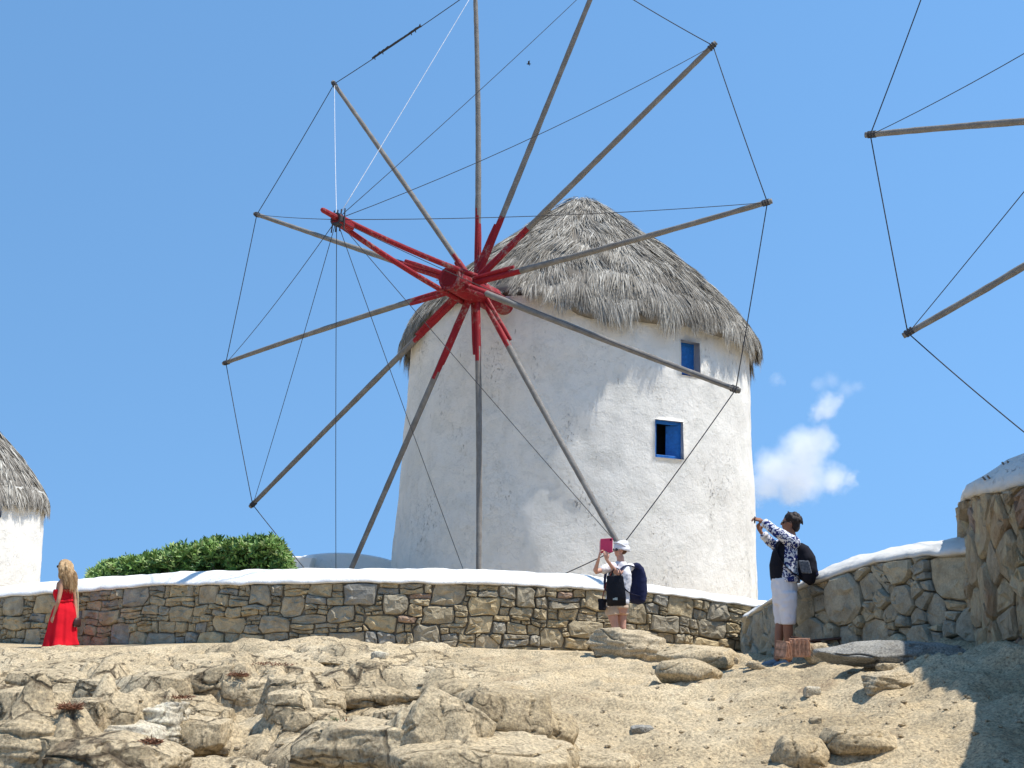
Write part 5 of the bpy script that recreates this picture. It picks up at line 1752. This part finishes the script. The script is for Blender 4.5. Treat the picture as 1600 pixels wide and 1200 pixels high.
# backpack
bc = q(995, 911, .20)
bpk = thing('backpack', bc, 'dark navy backpack on the back of the person in the white hat', 'backpack')
mb = MB().add(loft([bc + np.array([0, 0, z]) - fb * o_ for z, o_ in ((-.30, 0), (-.27, .02), (-.12, .04), (.08, .03), (.22, 0), (.285, -.03), (.30, -.04))],
                   [(.10, .05), (.145, .09), (.155, .115), (.15, .105), (.125, .08), (.08, .05), (.03, .02)], side=rb, n=18))
pkb = remesh(mb, 'pack', M_NAVY, bpk, .010, 2, lambda p: .006 * perlin(p * 14))
pp_ = bc - fb * .115 + np.array([0, 0, -.12])
mesh('front_pocket', *obox(pp_, [rb * .10, fb * .03, np.array([0, 0, .10])], .02), M_NAVY, bpk)
for s in (-1, 1):
    shp = shL if s < 0 else shR
    side_ = -rb if s < 0 else rb
    st = smooth_path([bc + np.array([0, 0, .22]) + side_ * .06 + fb * .06, q(971, 883) + side_ * .115 + np.array([0, 0, .0]), q(968, 893) + side_ * .13 + fb * .15, q(966.5, 912) + side_ * .155 + fb * .14, q(966, 925) + side_ * .20, bc + np.array([0, 0, -.2]) + side_ * .10 + fb * .05], 5)
    mesh('strap', *strap(st, .026, .006, side_), M_NAVY, bpk, smooth=True)
# tote bag hanging on the forearm
tc = q(962, 923, -.36)
tote = thing('tote_bag', tc, 'large black tote bag hanging from the forearm of the person in the white hat', 'bag')
tdx = nrm([.93, -.35, 0]); tdn = np.cross(tdx, [0, 0, 1.0])
def foldT(t, a): return 1 + .05 * math.sin(3 * a + 5 * t)
mb = MB().add(loft([tc + np.array([0, 0, z]) + tdx * (-z * .05) for z in (-.225, -.215, -.10, .05, .20, .225)], [(.12, .03), (.145, .050), (.150, .058), (.142, .045), (.128, .022), (.126, .016)], side=tdx, n=28, fold=foldT))
tb_ = mb.build('pouch', M_TOTE, tote, smooth=True)
top_ = q(964, 892.5, -.255)
for o_ in (-.018, .018):
    st = smooth_path([tc + np.array([0, 0, .215]) - tdx * .075 + tdn * o_, tc + np.array([0, 0, .30]) - tdx * .045 + tdn * o_, top_ + np.array([0, 0, .045]) + tdn * o_, tc + np.array([0, 0, .30]) + tdx * .05 + tdn * o_, tc + np.array([0, 0, .215]) + tdx * .075 + tdn * o_], 5)
    mesh('handle', *strap(st, .011, .004, tdn, 6), M_TOTE, tote, smooth=True)
mesh('small_print', *obox(tc + np.array([.01, 0, -.12]) + tdn * .058 * (1 if tdn[1] < 0 else -1), [tdx * .035, tdn * .002, np.array([0, 0, .018])]), simple('pale_print', (.35, .42, .42), .7, .3, 30, 0), tb_)
cp_ = q(941, 945, -.16)
cpo = thing('camera_pouch', cp_, 'small black camera pouch on a strap at the hip beside the beige shorts', 'pouch')
mb = MB().add(obox(cp_, [rb * .055, fb * .045, np.array([0, 0, .085])], .02))
mb.build('case', M_BLACK, cpo)
mesh('flap', *obox(cp_ + np.array([0, 0, .062]), [rb * .058, fb * .049, np.array([0, 0, .028])], .012), M_BLACK, cpo)
st = smooth_path([cp_ + np.array([0, 0, .08]), q(943.5, 925, -.17), q(950, 905, -.19), q(961, 887, -.13), q(969, 881, -.02)], 5)
mesh('strap', *strap(st, .012, .003, fb, 6), simple('dark_red_strap', (.16, .03, .03), .8, .2, 20, 0), cpo, smooth=True)

# ---- person in white trousers photographing the mill
YC = 13.6
q = lambda px, py, dy=0.0: P(px, py, YC + dy)
fx = q(1224, 1027); gC = float(gz(fx[0], YC))
pcn = thing('person', (fx[0], YC, gC), 'person in white cropped trousers and blue patterned cardigan stretching both arms towards the mill', 'person')
fc_ = nrm([-.96, .28, 0]); rc = np.cross(fc_, [0, 0, 1.0])
mb = MB()
mb.add(loft([q(1226, 925), q(1226, 912), q(1225, 898), q(1226, 880), q(1231, 860), q(1237, 845), q(1239, 839)],
            [(.150, .115), (.165, .135), (.155, .135), (.165, .145), (.175, .12), (.12, .075), (.06, .055)], side=rc, n=16))
mb.add(limb([q(1238, 845), q(1235.5, 829)], [.056, .05], 12))
hC = q(1234.5, 817.5)
fhC = nrm([-.98, .18, .10])
AC = head(mb, hC, fhC, (0.05, 0, 1), .225)
shN, shF = q(1238, 846, -.16), q(1229, 849, .17)
elN, elF = q(1214, 831.5, -.16), q(1210, 853, .14)
wN, wF = q(1191, 814, .02), q(1189, 832, .10)
arm(mb, shN, elN, wN); arm(mb, shF, elF, wF)
hand(mb, wN, q(1181, 811, .05) - wN, [-.2, .6, -.6], .75, 1.0, 1)
hand(mb, wF, q(1183, 818, .06) - wF, [.3, -.7, .2], .75, 1.0, -1)
anN, anF = np.array([q(1230, 1012)[0], YC - .06, gC + .085]), np.array([q(1214, 1014)[0], YC + .02, gC + .085])
for hp, kn, an in ((q(1230, 925, -.08), q(1231, 968, -.08), anN), (q(1221, 925, .08), q(1220, 968, .09), anF)):
    leg(mb, hp, kn, an, 1.06)
remesh(mb, 'body', M_SKIN_BROWN, pcn, .0085, 4)
for an in (anN, anF):
    m2 = MB(); foot(m2, an, nrm([-.97, .1, 0]), .92)
    m2.add(obox(an + np.array([-.05, 0, -.079]), [np.array([-.115, .01, 0]), np.array([0, .036, 0]), np.array([0, 0, .008])], .006))
    remesh(m2, 'shoe', M_SHOE, pcn, .008, 2)
# black top
mb = MB().add(loft([q(1224.5, 907), q(1224, 900), q(1223.5, 885), q(1226, 868), q(1231, 855), q(1235, 846)], [(.165, .150), (.168, .155), (.172, .160), (.176, .150), (.170, .125), (.12, .08)], side=rc, n=18))
remesh(mb, 'top', M_BLACK, pcn, .010, 2)
# trousers
mb = MB().add(loft([q(1226, 945), q(1226, 932), q(1225.5, 915), q(1224.5, 903)], [(.165, .125), (.178, .142), (.182, .152), (.176, .148)], side=rc, n=18))
for hp, kn, hx_ in ((q(1230, 925, -.08), q(1232, 976, -.08), 0), (q(1222, 925, .08), q(1221.5, 976, .09), 0)):
    mb.add(loft([hp, hp + (kn - hp) * .4, hp + (kn - hp) * .8, kn], [.120, .108, .090, .080], n=16))
remesh(mb, 'trousers', M_TROUSER, pcn, .010, 14, lambda p: .007 * perlin(p * np.array([10, 10, 16])) + .004 * perlin(p * 30))
# cardigan: open-fronted shell with sleeves, split behind the black top
mb = MB()
back_ = -fc_ * .018
mb.add(loft([q(1229, 910) + back_, q(1229, 902) + back_, q(1229, 885) + back_, q(1231, 866) + back_ * .8, q(1234.5, 852) + back_ * .5, q(1238, 842)], [(.200, .138), (.196, .140), (.192, .146), (.194, .148), (.190, .132), (.11, .085)], side=rc, n=20))
for sh, el, wv_ in ((shN, elN, wN), (shF, elF, wF)):
    mb.add(limb([sh - (el - sh) * .08, sh + (el - sh) * .5, el, el + (wv_ - el) * .4, el + (wv_ - el) * .74], [.080, .070, .062, .056, .052], 12))
card = remesh(mb, 'cardigan', M_PRINT, pcn, .010, 2, lambda p: .007 * perlin(p * np.array([12, 12, 18])))
for el, wv_ in ((elN, wN), (elF, wF)):
    a, b = el + (wv_ - el) * .70, el + (wv_ - el) * .84
    mesh('cuff', *loft([a, b], [.056, .052], n=14), M_WHITE, card, smooth=True)
# hair
rgC = np.random.default_rng(8)
rtC = np.cross(fhC, [0, 0, 1.0])
mb = MB().add(ellip(AC(-.026, 0, .042), [rtC * .090, fhC * .100, np.array([0, 0, .090])]))
mb.add(ellip(AC(-.062, 0, -.02), [rtC * .076, fhC * .055, np.array([0, 0, .082])]))
for i in range(40):
    a = rgC.uniform(-2.4, 2.4); el = rgC.uniform(.0, 1.2)
    dd = nrm(-fhC * math.cos(a) * math.cos(el) + rtC * math.sin(a) * math.cos(el) + np.array([0, 0, math.sin(el)]))
    s0 = AC(-.026, 0, .042) + dd * .085
    if (s0 - AC(0, 0, 0)) @ fhC > .05 and s0[2] < AC(0, 0, .07)[2]: continue
    mb.add(limb([s0, s0 + dd * .014 + np.array([.01, 0, -.022]), s0 + dd * .012 + np.array([.018, 0, -.055])], [.020, .017, .006], 6))
mb.add(limb([AC(.01, 0, .118), AC(.03, .0, .138), AC(.02, 0, .146)], [.014, .009, .003], 6))
remesh(mb, 'hair', M_HAIRD, pcn, .007, 1, lambda p: .005 * perlin(p * np.array([40, 40, 14])))
for s in (-1, 1):
    mesh('eye', *ellip(AC(.078, s * .032, .004), [rtC * .012, fhC * .010, np.array([0, 0, .008])], 10, 6), M_LENS, pcn, smooth=True)
glasses(pcn, AC, fhC, rtC, np.array([0, 0, 1.0]), .8)
ph_c = q(1179.5, 812.5, .06)
phn = nrm([-.96, .25, .1]); phx = nrm(np.cross(phn, [0, 0, 1.0])); phy = np.cross(phx, phn)
ph_ = thing('phone', ph_c, 'dark phone held at arm length by the person in the patterned cardigan', 'phone')
mesh('case', *obox(ph_c, [phx * .075, phy * .038, phn * .005], .003), M_BLACK, ph_)
mesh('lens', *obox(ph_c + phn * .006 + phx * .055 + phy * .02, [phx * .010, phy * .010, phn * .002]), M_LENS, ph_)
# backpack of this person
bc = q(1257, 880, -.10)
bpk = thing('backpack', bc, 'black backpack slung low on the back of the person in white trousers', 'backpack')
bl_ = nrm([.22, -.04, -.97])
mb = MB().add(loft([bc - bl_ * z - fc_ * o_ for z, o_ in ((-.235, -.04), (-.21, -.02), (-.10, .02), (.05, .03), (.16, .01), (.205, -.02), (.215, -.03))], [(.09, .05), (.13, .085), (.145, .115), (.14, .11), (.115, .085), (.07, .05), (.02, .02)], side=rc, n=18))
remesh(mb, 'pack', M_BLACK, bpk, .010, 2, lambda p: .008 * perlin(p * 12))
mesh('front_pocket', *obox(bc - fc_ * .10 + bl_ * .07, [rc * .085, fc_ * .03, bl_ * .085], .025), M_NAVY, bpk)
mesh('side_pocket', *obox(bc + rc * (-.13 if rc[1] > 0 else .13) + bl_ * .05, [fc_ * .06, rc * .018, bl_ * .075], .01), simple('grey_mesh', (.10, .11, .13), .8, .5, 50, 0), bpk)
for s in (-1, 1):
    st = smooth_path([bc - bl_ * .17 + rc * s * .06 + fc_ * .06, q(1240, 840) + rc * s * .13, q(1233, 850) + rc * s * .155 + fc_ * .13, q(1230, 872) + rc * s * .195 + fc_ * .08, q(1236, 893) + rc * s * .21, bc + bl_ * .18 + rc * s * .08 + fc_ * .05], 5)
    mesh('strap', *strap(st, .028, .006, rc), M_BLACK, bpk, smooth=True)
    
# ------------------------------------------------------------------ clouds, real vapour far behind the mill
def cloud(label, blobs, Y, dens, seed, wisp=0.5):
    """blobs: picture positions and radii of the puffs; one closed box of uneven vapour"""
    pts = np.array([P(px, py, Y + dy) for px, py, r, dy in blobs]); rad = np.array([r / 1800 * Y for px, py, r, dy in blobs])
    lo = (pts - rad[:, None] * 1.45).min(0); hi = (pts + rad[:, None] * 1.45).max(0)
    c, h = (lo + hi) / 2, (hi - lo) / 2
    M = bpy.data.materials.new('cloud_vapour'); M.use_nodes = True
    nt = M.node_tree; nt.nodes.clear()
    out = nt.nodes.new('ShaderNodeOutputMaterial'); pv_ = nt.nodes.new('ShaderNodeVolumePrincipled')
    nt.links.new(pv_.outputs[0], out.inputs['Volume'])
    pv_.inputs['Color'].default_value = (1, 1, 1, 1); pv_.inputs['Anisotropy'].default_value = 0.2
    L = lambda a, b: nt.links.new(a, b)
    geo = nt.nodes.new('ShaderNodeNewGeometry')
    nz = nt.nodes.new('ShaderNodeTexNoise'); nz.inputs['Scale'].default_value = 1.1 / rad.mean(); nz.inputs['Detail'].default_value = 8; nz.inputs['Roughness'].default_value = 0.68
    L(geo.outputs['Position'], nz.inputs['Vector'])
    sub_ = nt.nodes.new('ShaderNodeVectorMath'); sub_.operation = 'SUBTRACT'; L(nz.outputs['Color'], sub_.inputs[0]); sub_.inputs[1].default_value = (.5, .5, .5)
    scl = nt.nodes.new('ShaderNodeVectorMath'); scl.operation = 'SCALE'; L(sub_.outputs[0], scl.inputs[0]); scl.inputs['Scale'].default_value = float(rad.mean() * 1.9)
    wp = nt.nodes.new('ShaderNodeVectorMath'); wp.operation = 'ADD'; L(geo.outputs['Position'], wp.inputs[0]); L(scl.outputs[0], wp.inputs[1])
    acc = None
    for p_, r_ in zip(pts, rad):
        d = nt.nodes.new('ShaderNodeVectorMath'); d.operation = 'DISTANCE'; L(wp.outputs[0], d.inputs[0]); d.inputs[1].default_value = tuple(p_)
        mr = nt.nodes.new('ShaderNodeMapRange'); mr.inputs['From Min'].default_value = r_; mr.inputs['From Max'].default_value = r_ * wisp; mr.inputs['To Min'].default_value = 0; mr.inputs['To Max'].default_value = 1
        L(d.outputs['Value'], mr.inputs['Value'])
        if acc is None: acc = mr.outputs[0]
        else:
            mx = nt.nodes.new('ShaderNodeMath'); mx.operation = 'MAXIMUM'; L(acc, mx.inputs[0]); L(mr.outputs[0], mx.inputs[1]); acc = mx.outputs[0]
    mu = nt.nodes.new('ShaderNodeMath'); mu.operation = 'MULTIPLY'; L(acc, mu.inputs[0]); mu.inputs[1].default_value = dens
    L(mu.outputs[0], pv_.inputs['Density'])
    o = mesh('cloud', *obox(c, [np.array([h[0], 0, 0]), np.array([0, h[1], 0]), np.array([0, 0, h[2]])]), M)
    M.cycles.volume_sampling = 'MULTIPLE_IMPORTANCE'
    tag(o, label, 'cloud')
    return o
cloud('white puffy cloud low in the sky right beside the mill wall', [(1258, 705, 44, 0), (1215, 735, 42, 0), (1280, 690, 30, 0), (1250, 745, 46, 0), (1300, 748, 26, 0), (1195, 760, 32, 0), (1288, 640, 24, 0), (1300, 628, 18, 0), (1330, 748, 14, 0), (1235, 770, 26, 0)], 700, 0.06, 1, .45)
cloud('thin wispy cloud just above the white puffy one', [(1280, 600, 16, 0), (1300, 595, 16, 0), (1322, 608, 16, 0), (1340, 604, 12, 0)], 720, 0.022, 2, .2)
cloud('tiny faint white cloud right of the thatched eave', [(1213, 592, 13, 0), (1221, 596, 9, 0)], 710, 0.025, 3, .2)

# ------------------------------------------------------------------ kinds that repeat carry one group phrase
GROUPS = {'windmill': 'white thatched windmills on the hill', 'stone_wall': 'rubble stone walls with whitewashed tops', 'rock': 'loose rocks lying on the bare slope',
          'weed': 'dry weeds in the cracks of the bedrock', 'hollow_brick': 'broken terracotta bricks by the wall', 'person': 'visitors around the windmill',
          'backpack': 'backpacks worn by the visitors', 'cloud': 'small clouds right of the mill'}
for o in list(COL.objects):
    base = o.name.split('.')[0]
    if o.parent is None and base in GROUPS and 'category' in o: o['group'] = GROUPS[base]
